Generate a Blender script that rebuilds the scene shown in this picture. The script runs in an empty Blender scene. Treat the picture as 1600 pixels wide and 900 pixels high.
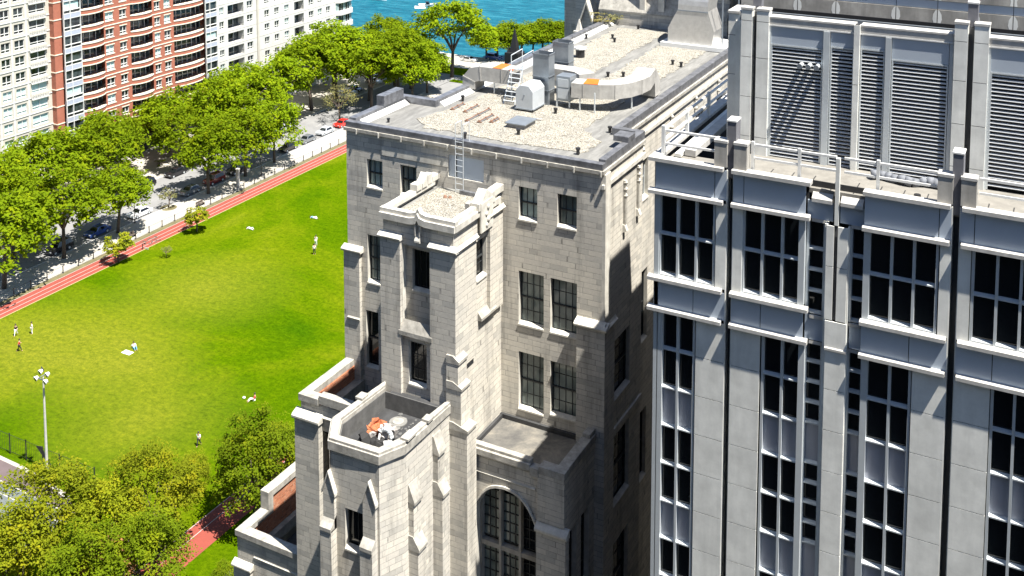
import bpy, bmesh, math, random
from mathutils import Vector, Matrix, noise
random.seed(7)
S = bpy.context.scene
COL = S.collection
R = math.radians
sin, cos, PI = math.sin, math.cos, math.pi

# ------------------------------------------------------------------ camera
HC = 76.0; FPX = 1731.37; CX, CY = 800.0, -166.08; PITCH, YAW = .0933, -.4862
fw = Vector((sin(YAW)*cos(PITCH), cos(YAW)*cos(PITCH), -sin(PITCH)))
rt = Vector((cos(YAW), -sin(YAW), 0)); up = rt.cross(fw)
cd = bpy.data.cameras.new('camera'); cam = bpy.data.objects.new('camera', cd); COL.objects.link(cam)
m = Matrix((rt, up, -fw)).transposed().to_4x4(); m.translation = (0, 0, HC); cam.matrix_world = m
cd.sensor_width = 36; cd.lens = FPX/1600*36; cd.shift_x = 0; cd.shift_y = (CY-450)/1600
cd.clip_end = 6000; cd.clip_start = .5
S.camera = cam
# ------------------------------------------------------------------ light
W = bpy.data.worlds.new('World'); S.world = W; W.use_nodes = True
nt = W.node_tree; nt.nodes.clear()
sky = nt.nodes.new('ShaderNodeTexSky'); sky.sky_type = 'NISHITA'; sky.sun_disc = False
SD = Vector((.43, -.12, 1)).normalized()
sky.sun_elevation = math.asin(SD.z); sky.sun_rotation = math.atan2(SD.x, SD.y)
sky.air_density = .75; sky.dust_density = .2; sky.ozone_density = 1.2
bg = nt.nodes.new('ShaderNodeBackground'); bg.inputs[1].default_value = .08
ow = nt.nodes.new('ShaderNodeOutputWorld')
nt.links.new(sky.outputs[0], bg.inputs[0]); nt.links.new(bg.outputs[0], ow.inputs[0])
sd = bpy.data.lights.new('sun', 'SUN'); sd.energy = 5.0; sd.angle = R(.5); sd.color = (1, .95, .865)
so = bpy.data.objects.new('sun', sd); COL.objects.link(so)
so.rotation_euler = SD.to_track_quat('Z', 'Y').to_euler(); so.location = (0, 0, 150)
S.view_settings.view_transform = 'Standard'; S.view_settings.look = 'None'
S.view_settings.gamma = 1; S.view_settings.use_curve_mapping = False
S.view_settings.exposure = 1.45

# pixel of the photograph -> point on a world plane (used to survey the place)
def ray(px, py): return fw + rt*((px-CX)/FPX) - up*((py-CY)/FPX)
def ax(px, py, X): d = ray(px, py); t = X/d.x; return (d.y*t, HC+d.z*t)
def ay(px, py, Y): d = ray(px, py); t = Y/d.y; return (d.x*t, HC+d.z*t)
def az(px, py, Z): d = ray(px, py); t = (Z-HC)/d.z; return (d.x*t, d.y*t)

# ------------------------------------------------------------------ materials
def newmat(n):
    m = bpy.data.materials.new(n); m.use_nodes = True
    t = m.node_tree; b = t.nodes['Principled BSDF']; return m, t, b
def lk(t, a, b): t.links.new(a, b)
def pos(t):
    g = t.nodes.new('ShaderNodeNewGeometry'); return g.outputs['Position']
def noise_n(t, vec, scale, detail=4, rough=.6, dist=0):
    n = t.nodes.new('ShaderNodeTexNoise'); n.inputs['Scale'].default_value = scale
    n.inputs['Detail'].default_value = detail; n.inputs['Roughness'].default_value = rough
    n.inputs['Distortion'].default_value = dist
    if vec is not None: lk(t, vec, n.inputs['Vector'])
    return n.outputs['Fac']
def ramp(t, fac, stops):
    r = t.nodes.new('ShaderNodeValToRGB'); e = r.color_ramp.elements
    while len(e) < len(stops): e.new(.5)
    for i, (p, c) in enumerate(stops):
        e[i].position = p; e[i].color = (*c, 1) if len(c) == 3 else c
    lk(t, fac, r.inputs[0]); return r.outputs[0]
def mixc(t, fac, a, b, mode='MIX'):
    m = t.nodes.new('ShaderNodeMix'); m.data_type = 'RGBA'; m.blend_type = mode
    for s, v in ((m.inputs[0], fac), (m.inputs[6], a), (m.inputs[7], b)):
        if isinstance(v, (int, float)): s.default_value = v
        elif isinstance(v, tuple): s.default_value = (*v, 1)
        else: lk(t, v, s)
    return m.outputs[2]
def bump(t, b, h, strength=.4, dist=.02):
    n = t.nodes.new('ShaderNodeBump'); n.inputs['Strength'].default_value = strength
    n.inputs['Distance'].default_value = dist; lk(t, h, n.inputs['Height']); lk(t, n.outputs[0], b.inputs['Normal'])
def vmul(t, v, s):
    n = t.nodes.new('ShaderNodeVectorMath'); n.operation = 'MULTIPLY'; lk(t, v, n.inputs[0]); n.inputs[1].default_value = s
    return n.outputs[0]
def plain(n, c, rough=.6, metal=0, var=.12, vs=3., stain=0, bmp=0):
    m, t, b = newmat(n); p = pos(t)
    f = noise_n(t, p, vs, 5, .65)
    lo = tuple(max(0, x*(1-var)) for x in c); hi = tuple(min(1, x*(1+var)) for x in c)
    col = ramp(t, f, [(.3, lo), (.7, hi)])
    if stain:
        f2 = noise_n(t, vmul(t, p, (1.6, 1.6, .22)), 1.3, 5, .6)
        col = mixc(t, ramp(t, f2, [(.42, (0, 0, 0)), (.75, (stain,)*3)]), col, tuple(x*.45 for x in c))
    lk(t, col, b.inputs['Base Color'])
    b.inputs['Roughness'].default_value = rough; b.inputs['Metallic'].default_value = metal
    if bmp: bump(t, b, f, bmp, .03)
    return m
def mth(t, op, a, b=None, c=None):
    n = t.nodes.new('ShaderNodeMath'); n.operation = op
    for k, v in enumerate((a, b, c)):
        if v is None: continue
        if isinstance(v, (int, float)): n.inputs[k].default_value = v
        else: lk(t, v, n.inputs[k])
    return n.outputs[0]
def masonry(n, cols, cm, bw, bh, mortar=.014, stain=.35, rough=.85, big=.4):
    m, t, b = newmat(n); p = pos(t)
    sx = t.nodes.new('ShaderNodeSeparateXYZ'); lk(t, p, sx.inputs[0])
    u = mth(t, 'ADD', sx.outputs[0], sx.outputs[1]); v = mth(t, 'DIVIDE', sx.outputs[2], bh)
    row = mth(t, 'FLOOR', v); fv = mth(t, 'FRACT', v)
    wr = t.nodes.new('ShaderNodeTexWhiteNoise'); wr.noise_dimensions = '1D'; lk(t, row, wr.inputs['W'])
    u1 = mth(t, 'ADD', mth(t, 'DIVIDE', u, bw), mth(t, 'MULTIPLY', wr.outputs[0], 7.3))
    u2 = mth(t, 'ADD', u1, mth(t, 'MULTIPLY', mth(t, 'SINE', mth(t, 'ADD', mth(t, 'MULTIPLY', u1, 3.9), mth(t, 'MULTIPLY', row, 2.1))), .21))
    cell = mth(t, 'FLOOR', u2); fu = mth(t, 'FRACT', u2)
    cb = t.nodes.new('ShaderNodeCombineXYZ'); lk(t, cell, cb.inputs[0]); lk(t, row, cb.inputs[1])
    wn = t.nodes.new('ShaderNodeTexWhiteNoise'); wn.noise_dimensions = '2D'; lk(t, cb.outputs[0], wn.inputs['Vector'])
    k = len(cols); col = ramp(t, wn.outputs[0], [(i/(k-1) if k > 1 else 0, c) for i, c in enumerate(cols)])
    bn = noise_n(t, p, .35, 4, .6)
    col = mixc(t, big, col, ramp(t, bn, [(.3, (.72, .72, .74)), (.7, (1.14, 1.12, 1.06))]), 'MULTIPLY')
    fine = noise_n(t, p, 7, 5, .75)
    col = mixc(t, .55, col, ramp(t, fine, [(.3, (.78, .78, .78)), (.7, (1.14, 1.14, 1.13))]), 'MULTIPLY')
    mo = mth(t, 'MAXIMUM', mth(t, 'LESS_THAN', fu, mortar/bw), mth(t, 'LESS_THAN', fv, mortar/bh))
    tone = noise_n(t, p, 2.2, 3, .6)
    mcol = ramp(t, tone, [(.42, tuple(x*.55 for x in cm)), (.55, cm), (.7, tuple(min(.8, x*1.25) for x in cm))])
    col = mixc(t, mth(t, 'MULTIPLY', mo, .8), col, mcol)
    if stain:
        q = noise_n(t, vmul(t, p, (1.1, 1.1, .14)), 1.3, 6, .68)
        col = mixc(t, ramp(t, q, [(.52, (0, 0, 0)), (.82, (stain,)*3)]), col, (.10, .095, .085))
    lk(t, col, b.inputs['Base Color']); b.inputs['Roughness'].default_value = rough; b.inputs['Specular IOR Level'].default_value = .2
    h = mth(t, 'SUBTRACT', mth(t, 'MULTIPLY', fine, .5), mo); h = mth(t, 'ADD', h, mth(t, 'MULTIPLY', wn.outputs[0], .35))
    bump(t, b, h, .6, .014)
    return m
M = {}
M['stone'] = masonry('limestone ashlar', [(.42, .405, .37), (.51, .49, .445), (.55, .525, .47), (.58, .55, .49), (.53, .505, .455), (.62, .585, .515)], (.33, .315, .285), .74, .27, .022, .75)
M['stonet'] = plain('limestone trim', (.54, .52, .465), .8, var=.22, vs=2.2, stain=.5, bmp=.3)
M['stonew'] = plain('weathered coping stone', (.34, .325, .29), .85, var=.35, vs=2.8, stain=.35, bmp=.4)
M['brickold'] = masonry('orange brick', [(.30, .10, .05), (.50, .19, .10), (.42, .15, .08), (.56, .25, .14)], (.42, .33, .26), .24, .085, .014, .2)
M['brickapt'] = plain('red brick', (.34, .118, .075), .85, var=.12, vs=.9)
M['white'] = plain('pale precast', (.55, .545, .52), .8, var=.07, vs=.4, stain=.12)
M['tan'] = plain('tan limestone facing', (.50, .47, .41), .8, var=.08, vs=.4, stain=.15)
M['band'] = plain('pale band stone', (.75, .68, .56), .8, var=.06)
M['conc'] = plain('precast concrete panel', (.69, .69, .65), .75, var=.13, vs=1.3, stain=.28, bmp=.15)
M['concd'] = plain('stained and shaded concrete', (.34, .325, .295), .8, var=.3, vs=1.0, stain=.75, bmp=.15)
M['ledge'] = plain('pale ledge concrete', (.44, .43, .405), .8, var=.16, vs=4, stain=.25, bmp=.15)
M['ledge2'] = plain('pale terrace pavers', (.19, .18, .16), .85, var=.2, vs=2)
M['joint'] = plain('dark joint', (.03, .03, .03), .9)
M['bluemetal'] = plain('blue grey metal panel', (.46, .53, .62), .42, .25, var=.05, vs=.8)
M['postmetal'] = plain('dull grey post', (.16, .16, .175), .6, .1, var=.08)
M['bluemetal_lit'] = plain('sunlit blue grey metal panel', (.40, .45, .51), .5, .1, var=.04, vs=.8)  # same blue metal toned apart for the sunlit penthouse band
M['slat'] = plain('white louvre slat', (.58, .59, .59), .6, .0, var=.04)
M['towerglass'] = plain('dark tower glass', (.03, .034, .04), .3)
M['darkasph'] = plain('asphalt darkened against bounce', (.03, .03, .031), .9)  # asphalt darkened like shaded streets, so less light bounces up
M['greycloth'] = plain('grubby white cloth', (.36, .34, .32), .9, var=.35, vs=8)
M['rustcloth'] = plain('faded orange cloth', (.38, .12, .05), .9, var=.5, vs=9)
M['tarpgrey'] = plain('slate grey tarpaulin', (.14, .15, .17), .7, var=.3, vs=5)
M['stonedk'] = plain('dark grey stone', (.10, .10, .098), .8, var=.3, vs=3, stain=.4)  # dark grey tone with vertical streaks
M['slotshade'] = plain('slot metal darkened as shade', (.09, .093, .10), .5, .2, var=.1)  # metal darkened to carry the shade inside the slots
M['alum'] = plain('pale aluminium', (.60, .64, .66), .4, .35, var=.05)
M['whitepaint'] = plain('white paint', (.62, .62, .60), .5, var=.05)
M['galv'] = plain('galvanised steel', (.26, .29, .32), .4, .55, var=.14, vs=2.)
M['galvl'] = plain('pale painted steel', (.45, .48, .50), .5, .1, var=.06, vs=2.)
M['stainless'] = plain('bright stainless steel', (.55, .54, .52), .38, .6, var=.12)
M['flash'] = plain('grey roof flashing', (.17, .175, .19), .45, .45, var=.45, vs=2.5)
M['dark'] = plain('black metal', (.02, .02, .022), .5, .1)
M['frame'] = plain('dark window frame', (.025, .028, .03), .5)
M['spandrel'] = plain('grey violet spandrel', (.36, .37, .42), .5, .1, var=.04)
M['bronze'] = plain('rusty bracket steel', (.20, .11, .07), .8, var=.3)
M['lawnpath'] = plain('worn verge', (.12, .105, .05), .95, var=.3, vs=.8)
M['side'] = plain('pale pavement', (.33, .31, .275), .9, var=.14, vs=.7, stain=0)
M['asph'] = plain('street asphalt', (.19, .19, .19), .9, var=.14, vs=.35)
M['asphd'] = plain('dark asphalt', (.07, .066, .068), .9, var=.12, vs=.4)
M['lineW'] = plain('road paint', (.37, .36, .34), .7, var=.06)
M['track'] = plain('red track surface', (.22, .045, .03), .85, var=.10, vs=.6)
M['tracky'] = plain('pale yellow track edge', (.33, .26, .12), .85, var=.1)
M['court'] = plain('purple grey court', (.10, .075, .075), .85, var=.10, vs=.6)
M['duct'] = plain('white weathered duct wrap', (.38, .37, .345), .6, var=.2, vs=2.2, stain=.3, bmp=.3)
M['orange'] = plain('orange sealant', (.60, .13, .012), .55, var=.15)
M['rubber'] = plain('black rubber', (.02, .02, .02), .8)
M['skin'] = plain('skin', (.45, .27, .18), .6)
M['hair'] = plain('dark hair', (.03, .02, .015), .7)
M['cloth_w'] = plain('white cloth', (.75, .75, .75), .9)
M['cloth_k'] = plain('black cloth', (.02, .02, .025), .9)
M['cloth_r'] = plain('red cloth', (.5, .05, .04), .9)
M['cloth_b'] = plain('blue cloth', (.12, .30, .42), .9)
M['bark'] = plain('bark', (.085, .065, .05), .95, var=.3, vs=4)
def glassm(n, c, rough=.06, blind=None):
    m, t, b = newmat(n); b.inputs['Roughness'].default_value = rough
    b.inputs['Specular IOR Level'].default_value = .5
    p = pos(t)
    if blind:
        f = noise_n(t, p, .8, 2, .5)
        lk(t, ramp(t, f, [(.4, c), (.6, blind)]), b.inputs['Base Color'])
    else: b.inputs['Base Color'].default_value = (*c, 1)
    return m
M['glass'] = glassm('dark glass', (.008, .010, .012))
M['glassteal'] = glassm('teal grey blinds behind glass', (.20, .28, .28), .08, (.30, .38, .37))  # pane tone of teal grey blinds
M['glasscurt'] = glassm('glass over grey curtains', (.10, .125, .12), .08, (.20, .235, .22))
M['glassblue'] = glassm('pale blue blinds behind glass', (.42, .58, .56), .15, (.52, .66, .66))
M['glassapt'] = glassm('apartment glass', (.012, .015, .018), .06, (.05, .065, .07))
M['baysp'] = plain('pale violet bay spandrel', (.40, .43, .52), .4, .1, var=.06)
def carpaint(n, c):
    m, t, b = newmat(n); b.inputs['Base Color'].default_value = (*c, 1); b.inputs['Roughness'].default_value = .25
    b.inputs['Coat Weight'].default_value = .6; b.inputs['Metallic'].default_value = .2; return m
CP = {k: carpaint('car paint '+k, c) for k, c in dict(red=(.62, .03, .02), silver=(.5, .52, .54), black=(.015, .015, .018),
      grey=(.16, .17, .18), white=(.75, .75, .75), maroon=(.16, .02, .02), blue=(.03, .07, .25)).items()}

def gravel_mat():
    m, t, b = newmat('pale roof gravel'); p = pos(t)
    v = t.nodes.new('ShaderNodeTexVoronoi'); v.inputs['Scale'].default_value = 22; lk(t, p, v.inputs['Vector'])
    s = t.nodes.new('ShaderNodeSeparateColor'); lk(t, v.outputs['Color'], s.inputs[0])
    col = ramp(t, s.outputs[0], [(.0, (.05, .042, .033)), (.14, (.20, .185, .15)), (.5, (.32, .30, .255)), (.95, (.42, .41, .38))])
    f = noise_n(t, p, 1.2, 5, .7)
    col = mixc(t, .7, col, ramp(t, f, [(.3, (.72, .72, .72)), (.6, (1.08, 1.06, 1.0))]), 'MULTIPLY')
    lk(t, col, b.inputs['Base Color']); b.inputs['Roughness'].default_value = .95
    bump(t, b, v.outputs['Distance'], .9, .06); return m
M['gravel'] = gravel_mat()
def membrane_mat(n, c, streak=(3, .5, 1)):
    m, t, b = newmat(n); p = pos(t)
    f = noise_n(t, vmul(t, p, streak), .9, 6, .7, .4); g = noise_n(t, p, 6, 4, .7)
    col = ramp(t, f, [(.3, tuple(x*.62 for x in c)), (.5, c), (.72, tuple(min(1, x*1.5) for x in c))])
    col = mixc(t, .5, col, ramp(t, g, [(.3, (.8, .8, .8)), (.7, (1.15, 1.15, 1.15))]), 'MULTIPLY')
    lk(t, col, b.inputs['Base Color']); b.inputs['Roughness'].default_value = .8; bump(t, b, g, .3, .01); return m
M['membrane'] = membrane_mat('grey roofing felt', (.165, .163, .153))
M['darkfelt'] = membrane_mat('dark patched felt', (.035, .036, .038), (1.2, 1.2, 1))
def grass_mat():
    m, t, b = newmat('lawn'); p = pos(t)
    f = noise_n(t, p, .035, 5, .6, .6); g = noise_n(t, vmul(t, p, (1, 1.6, 1)), .8, 7, .8); h = noise_n(t, p, 2.0, 6, .85)
    col = ramp(t, f, [(.32, (.036, .088, .001)), (.45, (.060, .112, .001)), (.56, (.095, .135, .003)), (.70, (.140, .158, .012))])
    # large worn paler zones with their own place on the pitch
    for (cx, cy, r) in ((-125, 98, 16), (-112, 101, 10), (-118, 122, 13), (-100, 92, 12)):
        d = t.nodes.new('ShaderNodeVectorMath'); d.operation = 'DISTANCE'; lk(t, p, d.inputs[0]); d.inputs[1].default_value = (cx, cy, 0)
        a = t.nodes.new('ShaderNodeMath'); a.operation = 'MULTIPLY_ADD'; lk(t, h, a.inputs[0]); a.inputs[1].default_value = r*1.1; 
        lk(t, d.outputs['Value'], a.inputs[2])
        q = t.nodes.new('ShaderNodeMath'); q.operation = 'DIVIDE'; lk(t, a.outputs[0], q.inputs[0]); q.inputs[1].default_value = r*2
        col = mixc(t, ramp(t, q.outputs[0], [(.2, (.8, .8, .8)), (.9, (0, 0, 0))]), col, (.150, .165, .016))
    col = mixc(t, .75, col, ramp(t, g, [(.32, (.52, .60, .5)), (.5, (.98, 1, .9)), (.68, (1.45, 1.30, 1.1))]), 'MULTIPLY')
    col = mixc(t, .55, col, ramp(t, h, [(.36, (.42, .5, .45)), (.5, (1, 1, 1)), (.64, (1.7, 1.5, 1.25))]), 'MULTIPLY')
    lk(t, col, b.inputs['Base Color']); b.inputs['Roughness'].default_value = 1; b.inputs['Specular IOR Level'].default_value = .0
    bump(t, b, h, .9, .25); return m
M['grass'] = grass_mat()
def water_mat():
    m, t, b = newmat('lake water'); p = pos(t)
    g = t.nodes.new('ShaderNodeMapping'); lk(t, p, g.inputs[0]); g.inputs['Rotation'].default_value = (0, 0, R(-28)); g.inputs['Scale'].default_value = (.35, 1.3, 1)
    f = noise_n(t, g.outputs[0], .45, 8, .72, .3); f2 = noise_n(t, p, .02, 3, .5)
    col = ramp(t, f, [(.34, (.001, .045, .075)), (.5, (.004, .085, .125)), (.66, (.025, .15, .195))])
    col = mixc(t, .5, col, ramp(t, f2, [(.3, (.85, .9, .92)), (.7, (1.1, 1.08, 1.05))]), 'MULTIPLY')
    lk(t, col, b.inputs['Base Color']); b.inputs['Roughness'].default_value = .5; b.inputs['Specular IOR Level'].default_value = .12
    bump(t, b, f, .6, .3); return m
M['water'] = water_mat()
def leaf_mat(n, c, sub=.35, var=.5):
    m, t, b = newmat(n); p = pos(t)
    gi = t.nodes.new('ShaderNodeNewGeometry')
    f = noise_n(t, p, .5, 4, .6)
    rnd = t.nodes.new('ShaderNodeObjectInfo')
    col = ramp(t, f, [(.3, tuple(x*(1-var*.5) for x in c)), (.5, c), (.7, (c[0]*1.6, c[1]*1.28, c[2]*1.1))])
    g = noise_n(t, p, 3.5, 3, .6)
    col = mixc(t, .6, col, ramp(t, g, [(.3, (.6, .68, .6)), (.7, (1.4, 1.25, 1.2))]), 'MULTIPLY')
    hs = t.nodes.new('ShaderNodeHueSaturation'); mr = t.nodes.new('ShaderNodeMapRange')
    mr.inputs[3].default_value = .82; mr.inputs[4].default_value = 1.18
    lk(t, rnd.outputs['Random'], mr.inputs[0]); lk(t, mr.outputs[0], hs.inputs['Value']); lk(t, col, hs.inputs['Color'])
    lk(t, hs.outputs[0], b.inputs['Base Color'])
    b.inputs['Roughness'].default_value = .8; b.inputs['Specular IOR Level'].default_value = .04
    tr = t.nodes.new('ShaderNodeBsdfTranslucent'); lk(t, hs.outputs[0], tr.inputs[0])
    mx = t.nodes.new('ShaderNodeMixShader'); mx.inputs[0].default_value = sub
    lk(t, b.outputs[0], mx.inputs[1]); lk(t, tr.outputs[0], mx.inputs[2])
    lk(t, mx.outputs[0], t.nodes['Material Output'].inputs[0]); return m
M['leaf'] = leaf_mat('locust leaves', (.155, .235, .006), .40)
M['leaf2'] = leaf_mat('yellow green leaves', (.20, .24, .012), .42)
M['leafd'] = leaf_mat('dark green leaves', (.14, .205, .008), .38)
M['leafy'] = leaf_mat('young yellow leaves', (.26, .30, .02), .45)
M['leafdry'] = leaf_mat('dry orange foliage', (.36, .19, .085), .3)
M['leafpale'] = leaf_mat('sparse pale foliage', (.17, .175, .07), .3)

# ------------------------------------------------------------------ mesh helpers
class MB:
    def __init__(s): s.v = []; s.f = []; s.m = []; s.mats = []
    def mi(s, m):
        m = M[m] if isinstance(m, str) else m
        if m not in s.mats: s.mats.append(m)
        return s.mats.index(m)
    def poly(s, pts, m):
        i = len(s.v); s.v += [tuple(p) for p in pts]; s.f.append(tuple(range(i, i+len(pts)))); s.m.append(s.mi(m)); return s
    def hexa(s, c, m):
        i = len(s.v); s.v += [tuple(p) for p in c]; k = s.mi(m)
        for f in ((0, 3, 2, 1), (4, 5, 6, 7), (0, 1, 5, 4), (1, 2, 6, 5), (2, 3, 7, 6), (3, 0, 4, 7)):
            s.f.append(tuple(i+j for j in f)); s.m.append(k)
        return s
    def box(s, x0, x1, y0, y1, z0, z1, m):
        x0, x1 = min(x0, x1), max(x0, x1); y0, y1 = min(y0, y1), max(y0, y1); z0, z1 = min(z0, z1), max(z0, z1)
        return s.hexa([(x0, y0, z0), (x1, y0, z0), (x1, y1, z0), (x0, y1, z0), (x0, y0, z1), (x1, y0, z1), (x1, y1, z1), (x0, y1, z1)], m)
    def prism(s, pts, z0, z1, m, mtop=None):
        n = len(pts); i = len(s.v)
        s.v += [(p[0], p[1], z0) for p in pts]+[(p[0], p[1], z1) for p in pts]
        k = s.mi(m)
        for j in range(n):
            a = (j+1) % n; s.f.append((i+j, i+a, i+n+a, i+n+j)); s.m.append(k)
        s.f.append(tuple(i+n+j for j in range(n))); s.m.append(s.mi(mtop or m))
        s.f.append(tuple(i+j for j in reversed(range(n)))); s.m.append(k); return s
    def extr(s, pts, d, m):       # closed polygon in space swept along vector d
        n = len(pts); i = len(s.v); d = Vector(d)
        s.v += [tuple(p) for p in pts]+[tuple(Vector(p)+d) for p in pts]; k = s.mi(m)
        for j in range(n):
            a = (j+1) % n; s.f.append((i+j, i+a, i+n+a, i+n+j)); s.m.append(k)
        s.f.append(tuple(i+n+j for j in range(n))); s.m.append(k)
        s.f.append(tuple(i+j for j in reversed(range(n)))); s.m.append(k); return s
    def tube(s, p0, p1, r, m, n=8, r2=None):
        p0, p1 = Vector(p0), Vector(p1); d = (p1-p0)
        if d.length < 1e-6: return s
        d.normalize(); a = d.orthogonal().normalized(); b = d.cross(a); r2 = r if r2 is None else r2
        i = len(s.v); k = s.mi(m)
        for q, rr in ((p0, r), (p1, r2)):
            for j in range(n):
                t = 2*PI*j/n; s.v.append(tuple(q+a*cos(t)*rr+b*sin(t)*rr))
        for j in range(n):
            c = (j+1) % n; s.f.append((i+j, i+c, i+n+c, i+n+j)); s.m.append(k)
        s.f.append(tuple(i+j for j in reversed(range(n)))); s.m.append(k)
        s.f.append(tuple(i+n+j for j in range(n))); s.m.append(k); return s
    def blob(s, c, r, m, seg=8, rings=5, sx=1, sy=1, sz=1):
        i = len(s.v); k = s.mi(m); c = Vector(c)
        for a in range(rings+1):
            th = PI*a/rings
            for b in range(seg):
                ph = 2*PI*b/seg; s.v.append((c.x+r*sx*sin(th)*cos(ph), c.y+r*sy*sin(th)*sin(ph), c.z+r*sz*cos(th)))
        for a in range(rings):
            for b in range(seg):
                q = (b+1) % seg; s.f.append((i+a*seg+b, i+a*seg+q, i+(a+1)*seg+q, i+(a+1)*seg+b)); s.m.append(k)
        return s
    def build(s, name, parent=None, smooth=False, bevel=0):
        me = bpy.data.meshes.new(name); me.from_pydata(s.v, [], s.f)
        for q in s.mats: me.materials.append(q)
        for p, k in zip(me.polygons, s.m): p.material_index = k
        if smooth:
            for p in me.polygons: p.use_smooth = True
        me.validate(); me.update()
        o = bpy.data.objects.new(name, me); COL.objects.link(o)
        if parent is not None: o.parent = parent
        if bevel:
            b = o.modifiers.new('bevel', 'BEVEL'); b.width = bevel; b.segments = 2; b.limit_method = 'ANGLE'
        return o
def build_split(mb, name, parent, gap=.06, bevel=0):
    # separate pieces of a part become objects of their own
    n = len(mb.v); par = list(range(n))
    def fd(a):
        while par[a] != a: par[a] = par[par[a]]; a = par[a]
        return a
    for f in mb.f:
        r = fd(f[0])
        for k in f[1:]: par[fd(k)] = r
    isl = {}
    for i, f in enumerate(mb.f): isl.setdefault(fd(f[0]), []).append(i)
    L = list(isl.values()); bb = []
    for fs in L:
        P = [mb.v[k] for i in fs for k in mb.f[i]]
        bb.append((tuple(min(p[c] for p in P) for c in range(3)), tuple(max(p[c] for p in P) for c in range(3))))
    g = list(range(len(L)))
    def fg(a):
        while g[a] != a: g[a] = g[g[a]]; a = g[a]
        return a
    for i in range(len(L)):
        for j in range(i):
            if all(bb[i][0][c] <= bb[j][1][c]+gap and bb[j][0][c] <= bb[i][1][c]+gap for c in range(3)): g[fg(i)] = fg(j)
    cl = {}
    for i in range(len(L)): cl.setdefault(fg(i), []).extend(L[i])
    for fs in cl.values():
        q = MB(); mp = {}
        for i in fs:
            t = []
            for k in mb.f[i]:
                if k not in mp: mp[k] = len(q.v); q.v.append(mb.v[k])
                t.append(mp[k])
            q.f.append(tuple(t)); q.m.append(q.mi(mb.mats[mb.m[i]]))
        q.build(name, parent, bevel=bevel)
def thing(name, label, cat, loc=(0, 0, 0), rz=0, group=None):
    o = bpy.data.objects.new(name, None); COL.objects.link(o); o.location = loc; o.rotation_euler = (0, 0, rz)
    o.empty_display_size = .5; tag(o, label, cat, group); return o
def tag(o, label, cat, group=None, kind=None):
    o['label'] = label; o['category'] = cat
    if group: o['group'] = group
    if kind: o['kind'] = kind
    return o
def struct(o): o['kind'] = 'structure'; return o
def part(name, me, parent, loc=(0, 0, 0), rz=0):
    o = bpy.data.objects.new(name, me); COL.objects.link(o); o.parent = parent; o.location = loc; o.rotation_euler = (0, 0, rz); return o
KIDS = {}
def copy_tree(o, parent=None):
    c = o.copy(); COL.objects.link(c)
    if parent is not None: c.parent = parent
    for ch in list(o.children): copy_tree(ch, c)
    return c
def wall(mb, pl, c, u0, u1, z0, z1, holes, m, depth=.3, mrev=None):
    """wall face with real openings and reveals. pl 'y': faces -Y, behind is +Y. pl 'x': faces +X, behind is -X"""
    us = sorted({u0, u1, *[h[0] for h in holes], *[h[1] for h in holes]}); us = [u for u in us if u0-1e-6 <= u <= u1+1e-6]
    zs = sorted({z0, z1, *[h[2] for h in holes], *[h[3] for h in holes]}); zs = [z for z in zs if z0-1e-6 <= z <= z1+1e-6]
    P = (lambda u, d, z: (u, c+d, z)) if pl == 'y' else (lambda u, d, z: (c-d, u, z))
    # merge cells horizontally per row
    for j in range(len(zs)-1):
        za, zb = zs[j], zs[j+1]; zm = (za+zb)/2; st = None
        for i in range(len(us)-1):
            um = (us[i]+us[i+1])/2
            ins = any(h[0] < um < h[1] and h[2] < zm < h[3] for h in holes)
            if not ins and st is None: st = us[i]
            if (ins or i == len(us)-2) and st is not None:
                e = us[i] if ins else us[i+1]
                mb.poly([P(st, 0, za), P(e, 0, za), P(e, 0, zb), P(st, 0, zb)], m); st = None
    mr = mrev or m
    for (a, b, p, q) in holes:
        mb.poly([P(a, 0, p), P(a, depth, p), P(a, depth, q), P(a, 0, q)], mr)
        mb.poly([P(b, 0, p), P(b, depth, p), P(b, depth, q), P(b, 0, q)], mr)
        mb.poly([P(a, 0, p), P(b, 0, p), P(b, depth, p), P(a, depth, p)], mr)
        mb.poly([P(a, 0, q), P(b, 0, q), P(b, depth, q), P(a, depth, q)], mr)
def lbox(pl, c, u0, u1, d0, d1, z0, z1):
    """box limits for something set d0..d1 behind plane"""
    return (u0, u1, c+d0, c+d1, z0, z1) if pl == 'y' else (c-d1, c-d0, u0, u1, z0, z1)
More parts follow.
